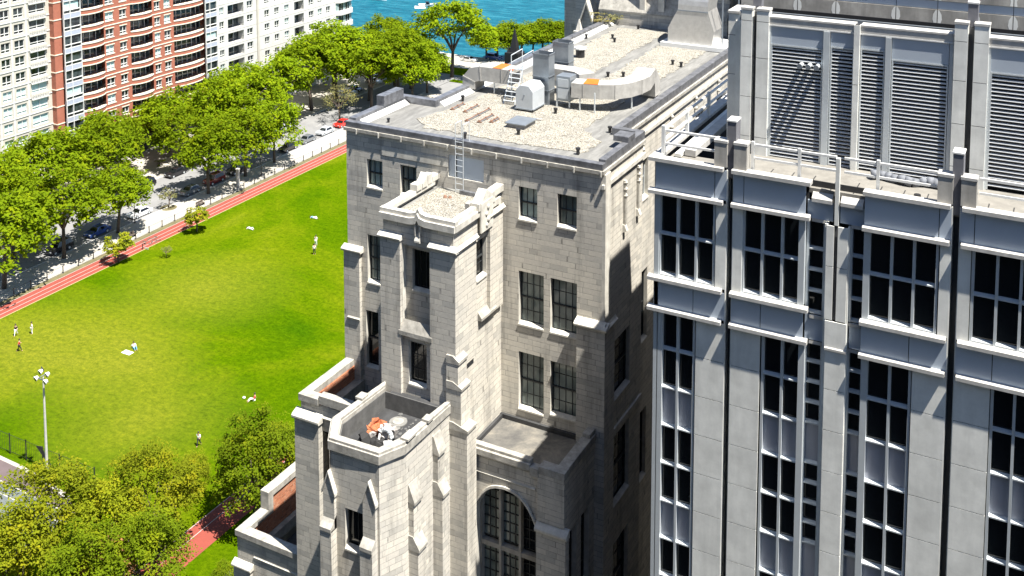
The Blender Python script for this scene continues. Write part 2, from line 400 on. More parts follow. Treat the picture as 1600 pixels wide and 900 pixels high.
def window(parent, pl, c, h, depth=.3, cols=3, rows=4, meet=True, glass='glasscurt', fm='frame', sill=True, fw_=.055, mw=.022, name='window', label=None):
    a, b, p, q = h
    f = MB(); d0, d1 = depth-.10, depth-.02
    f.box(*lbox(pl, c, a, a+fw_, d0, d1, p, q), fm); f.box(*lbox(pl, c, b-fw_, b, d0, d1, p, q), fm)
    f.box(*lbox(pl, c, a+fw_, b-fw_, d0, d1, p, p+fw_*1.3), fm); f.box(*lbox(pl, c, a+fw_, b-fw_, d0, d1, q-fw_, q), fm)
    if meet:
        zm = (p+q)/2; f.box(*lbox(pl, c, a+fw_, b-fw_, d0-.03, d1-.01, zm-.03, zm+.03), fm)
    for i in range(1, cols):
        u = a+(b-a)*i/cols; f.box(*lbox(pl, c, u-mw/2, u+mw/2, d0+.025, d1-.012, p+fw_*1.3, q-fw_), fm)
    for i in range(1, rows):
        if meet and i*2 == rows: continue
        z = p+(q-p)*i/rows; f.box(*lbox(pl, c, a+fw_, b-fw_, d0+.03, d1-.014, z-mw/2, z+mw/2), fm)
    w = f.build(name, parent)
    if label: w['label'] = label
    g = MB(); g.box(*lbox(pl, c, a, b, depth-.045, depth+.02, p, q), glass); g.build('pane', w)
    if sill:
        s = MB(); e = .03
        A = lbox(pl, c, a-.0, b+.0, -.05, depth-.10, p-.02, p+.10)
        if pl == 'y': s.extr([(a, c-.05, p-.06), (a, c-.05, p+.02), (a, c+depth-.1, p+.11), (a, c+depth-.1, p-.06)], (b-a, 0, 0), 'stonet')
        else: s.extr([(c+.05, a, p-.06), (c+.05, a, p+.02), (c-depth+.1, a, p+.11), (c-depth+.1, a, p-.06)], (0, b-a, 0), 'stonet')
        s.build('sill', w)
    return w
def H(pl, c, tl, br):
    A = (ay if pl == 'y' else ax)(*tl, c); B = (ay if pl == 'y' else ax)(*br, c)
    return (min(A[0], B[0]), max(A[0], B[0]), min(A[1], B[1]), max(A[1], B[1]))

# ------------------------------------------------------------------ ground
def sheet(name, pts, z, m, struct_=True):
    mb = MB(); mb.poly([(x, y, z) for x, y in pts], m); o = mb.build(name); struct(o); return o
def rect(x0, x1, y0, y1): return [(x0, y0), (x1, y0), (x1, y1), (x0, y1)]
sheet('ground', [(-1500, -300), (1200, -300), (1200, 262), (-126, 262), (-170, 270), (-1500, 290)], 0, 'darkasph')
sheet('lawn', [(-137.2, -20), (-72, -20), (-72, 77.2), (-72, 222), (-137.2, 222)], .008, 'grass')
sheet('lake', rect(-3500, 3000, 200, 5000), -1.6, 'water')
sheet('verge', rect(-141.6, -140.5, 60, 222), .012, 'lawnpath')
# running track, far straight: four lanes
tr = MB(); tr.box(-140.45, -137.05, 20, 205, -.1, .02, 'track')
struct(tr.build('running_track'))
for i, x in enumerate((-140.4, -139.2, -138.1)):
    mb = MB(); mb.box(x-.045, x+.045, 20, 205, .0205, .0245, 'lineW'); struct(mb.build('track_line'))
mb = MB(); mb.box(-137.15, -136.98, 20, 205, .0205, .028, 'tracky'); struct(mb.build('track_line'))
tr = MB(); tr.box(-79.9, -76.2, 40, 110, -.1, .02, 'track'); struct(tr.build('running_track'))
for x in (-79.8, -78.6):
    mb = MB(); mb.box(x-.04, x+.04, 40, 110, .0205, .0245, 'lineW'); struct(mb.build('track_line'))
# near court and its surround
sheet('court', [(-130, 70), (-92, 68), (-92, 76.6), (-96, 78.0), (-100.5, 78.3), (-104, 78.6), (-130, 79.4)], .014, 'court')
mb = MB(); mb.poly([(-130, 79.3, .02), (-104, 78.5, .02), (-99.5, 78.0, .02), (-95, 77.2, .02), (-95, 77.7, .02), (-99.5, 78.5, .02), (-104, 79.0, .02), (-130, 79.8, .02)], 'side'); struct(mb.build('court_kerb'))
for (a, b) in (((-130, 77.0), (-92, 75.6)), ((-130, 75.6), (-92, 74.2))):
    mb = MB(); d = .07; mb.poly([(a[0], a[1]-d, .0185), (b[0], b[1]-d, .0185), (b[0], b[1]+d, .0185), (a[0], a[1]+d, .0185)], 'lineW'); struct(mb.build('court_line'))
sheet('court_floor', [(-130, 60), (-92, 60), (-92, 75.5), (-130, 76.9)], .0165, plain('grey green court paint', (.10, .115, .115), .85))
# street beyond the park
mb = MB(); mb.box(-147.3, -141.6, 40, 232, -.1, .06, 'side'); struct(mb.build('pavement'))
mb = MB(); mb.box(-147.5, -147.302, 40, 232, -.1, .13, 'ledge'); struct(mb.build('kerb'))
mb = MB(); mb.box(-160.2, -147.502, 40, 262, -.1, .01, 'asph'); struct(mb.build('street'))
mb = MB(); mb.box(-160.4, -160.202, 40, 262, -.1, .13, 'ledge'); struct(mb.build('kerb'))
mb = MB(); mb.box(-176, -160.402, 40, 250, -.1, .12, 'side'); struct(mb.build('pavement'))
for k in range(22):
    mb = MB(); mb.box(-153.98, -153.86, 60+k*8, 63+k*8, .0105, .0145, 'lineW'); struct(mb.build('lane_line'))
# shore drive
mb = MB(); mb.box(-147.3, 60, 232, 257, -.1, .012, 'asph'); struct(mb.build('shore_drive'))
mb = MB(); mb.box(-147.3, 60, 243.5, 245.5, .013, .2, 'grass'); struct(mb.build('median'))
for y in (236.5, 240, 249, 253):
    mb = MB(); mb.box(-140, 60, y-.06, y+.06, .0125, .0165, 'lineW'); struct(mb.build('lane_line'))
mb = MB(); mb.box(-300, 60, 257.2, 270, -2, .10, 'side'); struct(mb.build('lake_promenade'))
sheet('shore_lawn', rect(-300, -147.5, 250.2, 257.1), .02, 'grass')

# ------------------------------------------------------------------ trees
def tree_mesh(seed, rad, hgt, trunk_h, clumps, per, leaf, lm='leaf', flat=.62, layer=True):
    rnd = random.Random(seed); crown = MB(); tk = MB()
    base = Vector((0, 0, 0)); top = Vector((rnd.uniform(-.4, .4), rnd.uniform(-.4, .4), trunk_h))
    tr_ = rad*.045+.06
    tk.tube(base, top, tr_, 'bark', 8, tr_*.72)
    cz = trunk_h+(hgt-trunk_h)*.42; ch = (hgt-trunk_h)*.58
    limbs = []
    for i in range(7):
        a = 2*PI*i/7+rnd.uniform(-.3, .3); r = rad*rnd.uniform(.45, .72)
        mid = top+Vector((cos(a)*r*.35, sin(a)*r*.35, (cz-trunk_h)*.55)); e = Vector((cos(a)*r, sin(a)*r, cz+rnd.uniform(-.2, .5)*ch))
        tk.tube(top-Vector((0, 0, .2)), mid, tr_*.55, 'bark', 6, tr_*.36); tk.tube(mid, e, tr_*.36, 'bark', 5, tr_*.12)
        for q in range(2):
            a2 = a+rnd.uniform(-.7, .7); e2 = mid+(e-mid)*.4+Vector((cos(a2)*r*.4, sin(a2)*r*.4, ch*rnd.uniform(.1, .5)))
            tk.tube(mid+(e-mid)*.3, e2, tr_*.2, 'bark', 4, tr_*.08)
    off = rnd.random()*99
    for i in range(clumps):
        # uneven ellipsoid shell, denser on top, flat sprays
        u = rnd.random(); ph = rnd.uniform(0, 2*PI); el = math.asin(rnd.uniform(-.45, 1))
        lob = 1+.30*noise.noise(Vector((cos(ph)*1.7+off, sin(ph)*1.7, el*1.5)))*1.6
        rr = rnd.uniform(.55, 1)**.6*lob
        c = Vector((cos(ph)*cos(el)*rad*rr, sin(ph)*cos(el)*rad*rr, cz+sin(el)*ch*rr*.95))
        if noise.noise(c*.35+Vector((off, 0, 0))) < -.28: continue
        cr = rad*rnd.uniform(.10, .20)
        tilt = Vector((c.x, c.y, 0))*(-.10/max(rad, 1))
        for k in range(per):
            a = rnd.uniform(0, 2*PI); q = cr*math.sqrt(rnd.random())*1.25
            p = c+Vector((cos(a)*q, sin(a)*q, rnd.gauss(0, cr*.30)-(q*q)/(cr*4)))
            n = Vector((rnd.gauss(0, .55)+c.x/rad*.35, rnd.gauss(0, .55)+c.y/rad*.35, 1)).normalized()
            t1 = n.orthogonal().normalized(); t1.rotate(Matrix.Rotation(rnd.uniform(0, 2*PI), 3, n)); t2 = n.cross(t1)
            s1 = leaf*rnd.uniform(.6, 1.25); s2 = s1*rnd.uniform(.4, .7)
            crown.poly([p-t1*s1, p+t2*s2, p+t1*s1, p-t2*s2], lm)
    return crown, tk
def make_proto(name, *a, **k):
    c, t = tree_mesh(*a, **k)
    cm = c.build('crown'); tm = t.build('trunk', smooth=True)
    me = (cm.data, tm.data); bpy.data.objects.remove(cm); bpy.data.objects.remove(tm); return me
TP = {}
for i in range(5): TP['s%d' % i] = make_proto('s', 11+i*7, 5.6, 12.5, 4.2, 300, 26, .30)
for i in range(2): TP['y%d' % i] = make_proto('y', 60+i, 4.2, 11.5, 2.5, 420, 36, .15, 'leaf2')
for i in range(2): TP['d%d' % i] = make_proto('d', 70+i, 4.2, 11, 2.2, 420, 36, .15, 'leafd')
TP['sap'] = make_proto('sap', 90, 2.0, 4.8, 1.4, 150, 30, .17, 'leafy')
TP['sap2'] = make_proto('sap2', 93, 2.1, 5, 1.8, 60, 14, .16, 'leafpale')
TP['pale'] = make_proto('pale', 95, 4.4, 9.5, 3, 110, 14, .17, 'leafpale')
TP['dry'] = make_proto('dry', 97, 1.2, 3.5, .9, 60, 22, .11, 'leafdry')
TP['bush'] = make_proto('bush', 98, 1.6, 2.4, .3, 90, 26, .13, 'leafd')
def tree(kind, x, y, s, label, group=None, name='street_tree', z=0, cat='tree', sz=1):
    t = thing(name, label, cat, (x, y, z), random.uniform(0, 6.28), group)
    t.scale = (s, s, s*sz)
    part('crown', TP[kind][0], t); part('trunk', TP[kind][1], t); return t
# ------------------------------------------------------------------ END BASE
# ================================================================== STONE HALL (gothic)
def sid(pl, c, u0, u1, proud, z0, z1, m, mb): mb.box(*lbox(pl, c, u0, u1, -proud, 0, z0, z1), m)
hall = thing('stone_hall', 'tall grey limestone gothic hall with gravel roof, central stair tower and canted turret', 'building')
XL, XR, XR2, YF, ZE = -34.13, -19.57, -20.82, 46.0, 58.3
w = MB()
hF = {}
hF['a'] = H('y', YF, (573, 248), (598, 297)); hF['b'] = H('y', YF, (625, 257), (651, 310))
hF['c'] = H('y', YF, (810.5, 291), (839.5, 348)); hF['d'] = H('y', YF, (871, 302.5), (901, 360))
hF['e'] = H('y', YF, (810.4, 422.5), (849.4, 515.5)); hF['f'] = H('y', YF, (860, 434), (901, 529))
hF['g'] = H('y', YF, (810.4, 548.5), (849.4, 649)); hF['h'] = H('y', YF, (860, 563.5), (901, 659))
hF['i'] = H('y', YF, (574, 366), (595, 445.5)); hF['j'] = H('y', YF, (572, 484), (592, 578))
hF['p'] = H('y', YF, (700, 241), (756, 286))
# lower storeys of the front between the bays
w2 = MB(); wall(w2, 'y', YF, XL, XR, 0, ZE, list(hF.values()), 'stone', .32, 'stonet'); w2.build('wall', hall)
for k, g, c, r in (('a', 'glassteal', 3, 2), ('b', 'glasscurt', 3, 2), ('c', 'glassteal', 3, 2), ('d', 'glasscurt', 3, 2), ('e', 'glasscurt', 4, 4), ('f', 'glasscurt', 4, 4),
                   ('g', 'glasscurt', 4, 4), ('h', 'glasscurt', 4, 4), ('i', 'glasscurt', 2, 4), ('j', 'glass', 1, 2)):
    window(hall, 'y', YF, hF[k], .32, c, r, True, g)
a, b, p, q = hF['p']; pm = MB(); pm.box(a, b, YF+.10, YF+.14, p, q, 'bluemetal'); pm.box(a+.42, a+.46, YF+.08, YF+.10, p, q, 'frame'); pm.build('metal_door_panel', hall)
# left return, right flank in two steps
w = MB(); w.poly([(XL, YF, 0), (XL, 51.3, 0), (XL, 51.3, ZE), (XL, YF, ZE)], 'stone'); w.poly([(-32.14, 51.3, 0), (-32.14, 76, 0), (-32.14, 76, ZE), (-32.14, 51.3, ZE)], 'stone'); w.poly([(XL, 51.3, 0), (-32.14, 51.3, 0), (-32.14, 51.3, ZE), (XL, 51.3, ZE)], 'stone')
w.poly([(XR2, 51.15, 0), (XR, 51.15, 0), (XR, 51.15, ZE), (XR2, 51.15, ZE)], 'stone')
w.poly([(XR2, 76, 0), (-32.14, 76, 0), (-32.14, 76, ZE), (XR2, 76, ZE)], 'stone'); w.build('wall', hall)
fl1 = [(47.5, 48.4, 30, 33), (47.4, 49.6, 46.5, 49.5), (47.4, 49.6, 41.0, 44.6), (47.4, 49.6, 35, 39)]
fl2 = [(53.3, 55.2, 54.0, 56.2), (58.5, 60.5, 54.0, 56.2), (63.2, 65.4, 54.2, 56.5), (67.4, 69.4, 54.2, 56.5), (53.3, 55.3, 46, 50), (57.3, 59.3, 46, 50), (53.3, 55.3, 38, 42)]
w = MB(); wall(w, 'x', XR, YF, 51.15, 0, ZE, fl1, 'stone', .3, 'stonet'); wall(w, 'x', XR2, 51.15, 76, 0, ZE, fl2, 'stone', .3, 'stonet')
w.build('wall', hall)
for h in fl1[1:]: window(hall, 'x', XR, h, .3, 3, 4, True, 'glass')
for h in fl2: window(hall, 'x', XR2, h, .3, 4, 2, False, 'glass', 'alum' if h[2] > 52 else 'frame')
w = MB()
w.box(XR, XR+.16, YF+.0, YF+.62, 51.0, ZE-.02, 'stonet'); 
for (y, z) in ((48.55, 57.2), (50.3, 57.4)):
    w.box(XR, XR+.12, y, y+.16, z-2.2, z, 'stonew'); w.hexa([(XR, y-.05, z-2.6), (XR+.22, y-.05, z-2.5), (XR+.22, y+.2, z-2.5), (XR, y+.2, z-2.6), (XR, y-.05, z-2.2), (XR+.1, y-.05, z-2.2), (XR+.1, y+.2, z-2.2), (XR, y+.2, z-2.2)], 'stonet')
    for q in range(3): w.blob((XR+.1, y+.08, z-.1-q*.33), .11, 'stonet', 6, 4)
for y in (54.2, 58.7, 63.0, 67.5):
    for q in range(3): w.blob((XR2+.08, y, 57.5-q*.3), .13, 'stonet', 6, 4)
build_split(w, 'carved_ornament', hall)
w = MB()
for (x0, x1, y0, y1) in ((XR, XR+.14, YF-.12, 51.2), (XR2, XR2+.12, 51.4, 76)):
    w.box(x0, x1, y0, y1, 57.62, 57.82, 'stonet')
w.box(XR, XR+.10, YF+.7, 51.1, 44.9, 45.15, 'stonet')
build_split(w, 'string_course', hall)
# eaves: stone fascia, flashing, roof deck
w = MB()
w.box(XL-.10, XR+.10, YF-.12, YF+.28, ZE, ZE+.17, 'stonew'); w.box(XR-.3, XR+.10, YF+.282, 51.3, ZE, ZE+.17, 'stonew')
w.box(XR2-.3, XR2+.12, 51.302, 76, ZE, ZE+.17, 'stonew'); w.box(XL-.10, XL+.3, YF+.282, 51.4, ZE, ZE+.17, 'stonew'); w.box(-32.24, -31.9, 51.402, 76, ZE, ZE+.17, 'stonew')
for i in range(11):
    x = XL+.7+i*1.38; w.box(x, x+.07, YF-.16, YF-.121, ZE-.10, ZE+.16, 'stonet')
build_split(w, 'fascia', hall)
w = MB(); z0, z1 = ZE+.172, ZE+.60
w.box(XL-.02, XR+.02, YF-.05, YF+.30, z0, z1-.12, 'flash')
w.box(XL-.02, XL+.42, YF+.302, 51.0, z0, z1, 'flash')
w.box(XL-.02, -31.72, 51.002, 51.40, z0, z1, 'flash')
w.box(-32.14, -31.72, 51.402, 76, z0, z1, 'flash')
w.box(XR-.34, XR+.02, YF+.302, 51.0, z0, z1, 'flash')
w.box(-21.22, XR+.02, 51.002, 51.38, z0, z1, 'flash')
w.box(-21.22, XR2+.02, 51.382, 76, z0, z1, 'flash')
w.box(-20.35, XR+.03, 49.1, 50.0, z1, z1+.28, 'flash')
w.box(XL-.02, XL+.5, 48.8, 50.7, z1, z1+.55, 'flash'); build_split(w, 'coping', hall, bevel=.02)
w = MB(); w.box(XL+.1, XR-.2, YF+.1, 51.2, ZE+.02, ZE+.22, 'membrane'); w.box(-32.0, -21.0, 51.202, 75.9, ZE+.02, ZE+.22, 'membrane'); build_split(w, 'roof', hall)
# white cant strips beside parapets
w = MB(); zr = ZE+.222
w.hexa([(XL+.4, YF+.30, zr), (XR-.34, YF+.30, zr), (XR-.34, YF+.62, zr), (XL+.4, YF+.62, zr), (XL+.4, YF+.30, zr+.16), (XR-.34, YF+.30, zr+.16), (XR-.34, YF+.36, zr+.16), (XL+.4, YF+.36, zr+.16)], 'whitepaint')
w.hexa([(XL+.42, YF+.64, zr), (XL+.75, YF+.64, zr), (XL+.75, 50.9, zr), (XL+.42, 50.9, zr), (XL+.42, YF+.64, zr+.2), (XL+.46, YF+.64, zr+.2), (XL+.46, 50.9, zr+.2), (XL+.42, 50.9, zr+.2)], 'whitepaint')
w.hexa([(-31.72, 51.4, zr), (-31.4, 51.4, zr), (-31.4, 75.8, zr), (-31.72, 75.8, zr), (-31.72, 51.4, zr+.2), (-31.68, 51.4, zr+.2), (-31.68, 75.8, zr+.2), (-31.72, 75.8, zr+.2)], 'whitepaint')
w.hexa([(-21.55, 51.4, zr), (-21.22, 51.4, zr), (-21.22, 75.8, zr), (-21.55, 75.8, zr), (-21.26, 51.4, zr+.2), (-21.22, 51.4, zr+.2), (-21.22, 75.8, zr+.2), (-21.26, 75.8, zr+.2)], 'whitepaint')
build_split(w, 'cant_strip', hall)
def jag(pts, step=.35, amp=.16, seed=1):
    rnd = random.Random(seed); out = []
    for i in range(len(pts)):
        a, b = Vector(pts[i]), Vector(pts[(i+1) % len(pts)]); n = max(1, int((b-a).length/step))
        for k in range(n): p = a+(b-a)*k/n; out.append((p.x+rnd.uniform(-amp, amp), p.y+rnd.uniform(-amp, amp)))
    return out
g = MB()
g.prism(jag([(-31.4, 48.6), (-30.2, 47.6), (-24.4, 47.5), (-21.3, 47.7), (-21.2, 49.6), (-22.9, 51.2), (-22.9, 57.6), (-27.0, 57.8), (-27.0, 74.9), (-30.6, 74.9), (-30.6, 52.5)]), zr, zr+.035, 'gravel')
g.prism(jag([(-25.9, 57.9), (-22.9, 57.9), (-22.6, 71), (-24.6, 72), (-26.1, 75)], seed=4), zr, zr+.035, 'gravel')
gv = build_split(g, 'gravel', hall)
# upper corner buttress and the ledge on the right corner
w = MB(); bx0 = ay(905, 478, YF)[0]
def ledge(mb, x0, x1, y, z, proud=.28, h=.3, back=.0, m='stonet'):
    mb.extr([(x0, y+back, z), (x0, y+back, z+h), (x0, y-proud*.35, z+h*.62), (x0, y-proud, z+h*.42), (x0, y-proud, z+.08), (x0, y-proud*.6, z)], (x1-x0, 0, 0), m)
def ledgex(mb, y0, y1, x, z, proud=.28, h=.3, m='stonet'):
    mb.extr([(x, y0, z), (x, y0, z+h), (x+proud*.35, y0, z+h*.62), (x+proud, y0, z+h*.42), (x+proud, y0, z+.08), (x+proud*.6, y0, z)], (0, y1-y0, 0), m)
w.box(bx0, XR+.30, YF-.30, YF-.002, 0, 50.9, 'stone'); w.box(XR+.002, XR+.30, YF, YF+.9, 0, 50.9, 'stone')
ledge(w, bx0-.10, XR+.42, YF-.30, 50.9, .14, .32, .30); ledgex(w, YF-.3, YF+1.0, XR+.30, 50.9, .14, .32)
build_split(w, 'corner_buttress', hall)
# left corner pilaster with ledge
w = MB(); lz = ay(541, 388, YF)[1]
w.box(XL-.12, ay(565, 400, YF)[0], YF-.22, YF-.002, 0, lz, 'stone'); ledge(w, XL-.22, ay(567, 400, YF)[0]+.05, YF-.22, lz, .12, .30, .22)
build_split(w, 'corner_buttress', hall)
w = MB(); z = ay(545, 470, YF)[1]; 
ledge(w, XL+.1, ay(566, 470, YF)[0], YF-.222, z-.8, .07, .14, 0)
z = ay(622, 250, YF)[1]
w.box(ay(597, 239, YF)[0], ay(700, 240, YF)[0], YF-.03, YF-.003, z+.12, z+.55, 'stonet')
build_split(w, 'string_course', hall)

# ---- stair tower
TX0, TX1, TY, TZ = -28.72, -24.91, 41.46, 56.35
wn1 = H('y', TY, (639, 392), (667, 463)); wn2 = H('y', TY, (638.5, 532), (667, 607))
rx0, rx1 = ay(629, 440, TY)[0], ay(674, 440, TY)[0]; rz1 = ay(650, 386, TY)[1]; rz0 = ay(650, 512, TY)[1]
w = MB()
wall(w, 'y', TY+.28, rx0, rx1, rz0-.3, rz1+.02, [wn1], 'stone', .30, 'stonet')
wall(w, 'y', TY, TX0, TX1, 0, TZ, [(rx0, rx1, rz0, rz1), wn2], 'stone', .28, 'stonet')
build_split(w, 'tower_wall', hall)
window(hall, 'y', TY+.28, wn1, .30, 3, 1, False, 'glass'); window(hall, 'y', TY, wn2, .30, 3, 3, False, 'glass')
sw = (ax(744, 385, TX1)[0], ax(760, 385, TX1)[0], ax(745, 440, TX1)[1], ax(745, 378, TX1)[1])
w = MB(); wall(w, 'x', TX1, TY, YF-.002, 0, TZ, [sw], 'stone', .3, 'stonet')
w.poly([(TX0, TY, 0), (TX0, YF, 0), (TX0, YF, TZ), (TX0, TY, TZ)], 'stone'); build_split(w, 'tower_wall', hall)
window(hall, 'x', TX1, sw, .3, 2, 3, True, 'glass')
# pilasters on the tower with sloped ledges
w = MB(); pz = ay(700, 392, TY)[1]; pzl = ay(610, 370, TY)[1]
w.box(TX0-.06, rx0-.02, TY-.18, TY-.002, 40, pzl, 'stone'); ledge(w, TX0-.16, rx0+.04, TY-.18, pzl, .12, .26, .18)
w.box(rx1+.02, TX1+.20, TY-.18, TY-.002, 40, pz, 'stone'); ledge(w, rx1-.04, TX1+.30, TY-.18, pz, .12, .26, .18)
w.box(TX1+.002, TX1+.20, TY, TY+1.75, 49.6, pz, 'stone'); ledgex(w, TY-.18, TY+1.85, TX1+.20, pz, .12, .26)
w.box(TX1+.002, TX1+.18, TY+3.1, YF-.16, 51.0, pz-.25, 'stone'); ledgex(w, TY+3.0, YF-.08, TX1+.18, pz+.55, .12, .3)
w.box(TX1+.002, TX1+.18, TY+3.1, YF-.16, pz-.25, pz+.55, 'stone')
# sloping sill under the recessed panel
w.extr([(rx0-.12, TY, rz0+.30), (rx0-.12, TY-.20, rz0-.22), (rx0-.12, TY-.20, rz0-.42), (rx0-.12, TY, rz0-.42)], (rx1-rx0+.24, 0, 0), 'stonew')
zz = ax(755, 490, TX1)[1]
w.extr([(TX1, TY+2.2, zz+.30), (TX1+.22, TY+2.2, zz), (TX1+.22, TY+2.2, zz-.12), (TX1, TY+2.2, zz-.12)], (0, 1.5, 0), 'stonew')
build_split(w, 'tower_pilaster', hall)
# stepped corner buttress
w = MB()
steps = [(49.9, .34), (48.6, .50), (46.9, .78)]
zb = 49.9
for i, (z, pr) in enumerate([(50.1, .36), (48.9, .52), (47.0, .85)]):
    x0, x1 = TX1-.35, TX1+pr
    w.box(TX1-.25, x1, TY-.25-.02*i, TY+.55, 0 if i == 2 else 40, z, 'stone')
    w.extr([(TX1-.25, TY-.27-.03*i, z), (x1+.06, TY-.27-.03*i, z), (x1+.06, TY-.27-.03*i, z+.12), (TX1+.1, TY-.27-.03*i, z+.36), (TX1-.25, TY-.27-.03*i, z+.36)], (0, .84, 0), 'stonew')
build_split(w, 'stepped_buttress', hall)
# cornice with small gable on the front, parapets and roof of the tower
w = MB(); cz = TZ; xm = (TX0+TX1)/2+.05
def profile(y0, y1, z0, z1, m):
    pts = [(TX0-.14, z0), (xm-.42, z0), (xm-.10, z0+.06), (xm, z0+.26), (xm+.10, z0+.06), (xm+.42, z0), (TX1+.14, z0), (TX1+.14, z1), (xm+.42, z1), (xm+.12, z1+.08), (xm, z1+.28), (xm-.12, z1+.08), (xm-.42, z1), (TX0-.14, z1)]
    w.extr([(x, y0, z) for x, z in pts], (0, y1-y0, 0), m)
profile(TY-.16, TY-.02, cz-.20, cz+.10, 'stonet'); profile(TY-.06, TY+.22, cz+.102, cz+.30, 'stonet')
w.box(TX1-.02, TX1+.16, TY+.0, YF-.3, cz-.20, cz+.10, 'stonet'); w.box(TX1-.22, TX1+.06, TY+.222, YF-.5, cz+.102, cz+.30, 'stonet')
w.box(TX0-.14, TX0+.10, TY+.0, YF-.02, cz-.20, cz+.10, 'stonet'); w.box(TX0-.10, TX0+.30, TY+.222, YF-.4, cz+.102, cz+.30, 'stonet')
build_split(w, 'tower_cornice', hall)
w = MB()
w.box(TX0-.05, TX0+.35, TY+2.4, TY+2.85, cz+.302, cz+.62, 'stonet'); w.extr([(TX0-.05, TY+2.9, cz+.302), (TX0-.05, TY+3.35, cz+.302), (TX0-.05, TY+3.35, cz+.95), (TX0-.05, TY+3.15, cz+.70), (TX0-.05, TY+2.9, cz+.55)], (.4, 0, 0), 'stonet')
w.box(TX0-.02, TX0+.32, TY+3.45, TY+3.85, cz+.302, cz+.78, 'stonet')
w.box(TX0-.08, TX0+.32, TY+3.9, YF-.02, cz+.302, cz+.55, 'stonet')
y0 = ax(745, 330, TX1)[0]; y1 = ax(764, 330, TX1)[0]
w.extr([(TX1-.25, y0-.15, cz+.1), (TX1-.25, y0-.15, cz+.45), (TX1-.25, y0+.1, cz+.52), (TX1-.25, (y0+y1)/2, cz+.95), (TX1-.25, y1-.1, cz+.62), (TX1-.25, y1+.25, cz+.62), (TX1-.25, y1+.25, cz+.1)], (.46, 0, 0), 'stonet')
w.box(TX1+.16, TX1+.24, y0, y1, cz-1.0, cz+.42, 'stonet')
w.box(TX1-.25, TX1+.16, y1+.3, YF-.02, cz+.302, cz+.62, 'stonet'); w.box(TX1-.5, TX1-.26, y0-.25, y0+.1, cz-.05, cz+.42, 'concd')
for q, r in ((.1, .12), (-.2, .1), (-.5, .14), (-.75, .1)): w.blob((TX1+.26, (y0+y1)/2+.1*math.sin(q*9), cz+q), r, 'stonet', 7, 5, .5, 1, 1)
build_split(w, 'tower_crest', hall)
zt = ay(655, 372, TY)[1]; w = MB()
w.extr([(xm-.14, TY-.001, zt-.25), (xm-.14, TY-.16, zt-.18), (xm-.14, TY-.16, zt-.10), (xm-.14, TY-.001, zt+.25)], (.28, 0, 0), 'stonet')
w.box(xm-.14, xm-.09, TY-.12, TY-.001, zt+.1, cz-.22, 'stonet'); w.box(xm+.09, xm+.14, TY-.12, TY-.001, zt+.1, cz-.22, 'stonet'); build_split(w, 'niche', hall)
w = MB(); w.box(TX0+.1, TX1-.1, TY+.1, YF-.02, cz-.35, cz-.12, 'membrane'); build_split(w, 'roof', hall)
w = MB(); w.prism(jag([(TX0+.42, TY+.55), (TX1-.45, TY+.5), (TX1-.5, TY+3.6), (TX1-1.2, YF-.45), (TX0+.45, YF-.4)], .3, .07, 9), cz-.118, cz-.07, 'gravel'); build_split(w, 'gravel', hall)
w = MB(); w.box(-26.9, -25.2, YF-.62, YF-.45, cz-.1, cz+.12, 'flash'); build_split(w, 'coping', hall)

# ---- canted turret in front
TP2 = [(-28.62, 41.40), (-28.94, 37.72), (-28.14, 36.42), (-25.63, 36.48), (-25.10, 37.62), (-24.98, 41.40)]
ZT = 48.24
w = MB(); tw = H('y', 36.45, (539, 793), (570, 868))
n = len(TP2)
for i in range(n):
    a, b = TP2[i], TP2[(i+1) % n]
    if i == 2: wall(w, 'y', 36.45, a[0], b[0], 0, ZT-.5, [tw], 'stone', .35, 'stonet')
    elif i != n-1: w.poly([(a[0], a[1], 0), (b[0], b[1], 0), (b[0], b[1], ZT-.5), (a[0], a[1], ZT-.5)], 'stone')
w.build('turret_wall', hall)
window(hall, 'y', 36.45, tw, .35, 2, 1, False, 'glass')
def inset(P, d):
    c = Vector((sum(p[0] for p in P)/len(P), sum(p[1] for p in P)/len(P)))
    return [tuple(c+(Vector(p)-c)*(1-d/((Vector(p)-c).length))) for p in P]
def ring(mb, P, d0, d1, z0, z1, m, skip=()):
    A, B = inset(P, d0), inset(P, d1)
    for i in range(len(P)):
        if i in skip: continue
        j = (i+1) % len(P)
        mb.hexa([(*A[i], z0), (*A[j], z0), (*B[j], z0), (*B[i], z0), (*A[i], z1), (*A[j], z1), (*B[j], z1), (*B[i], z1)], m)
w = MB(); ring(w, TP2, -.10, .42, ZT-.52, ZT-.12, 'stonew', (5,)); ring(w, TP2, -.02, .38, ZT-.12, ZT+.0, 'stonew', (5,)); ring(w, TP2, .40, .46, ZT-1.3, ZT-.30, 'stonedk')
w.box(-28.95, -28.55, 39.4, 39.9, ZT-.02, ZT+.12, 'stonew'); w.box(-25.35, -24.95, 37.7, 38.4, ZT-.02, ZT+.10, 'stonew'); w.box(-25.3, -24.92, 39.3, 39.75, ZT-.02, ZT+.12, 'stonew')
w.build('turret_parapet', hall, bevel=.03)
w = MB(); A = inset(TP2, .44); w.prism(A, ZT-1.35, ZT-1.12, 'darkfelt')
w.box(-28.2, -25.4, 41.1, 41.38, ZT-1.1, ZT-.35, 'darkfelt'); build_split(w, 'turret_roof', hall)
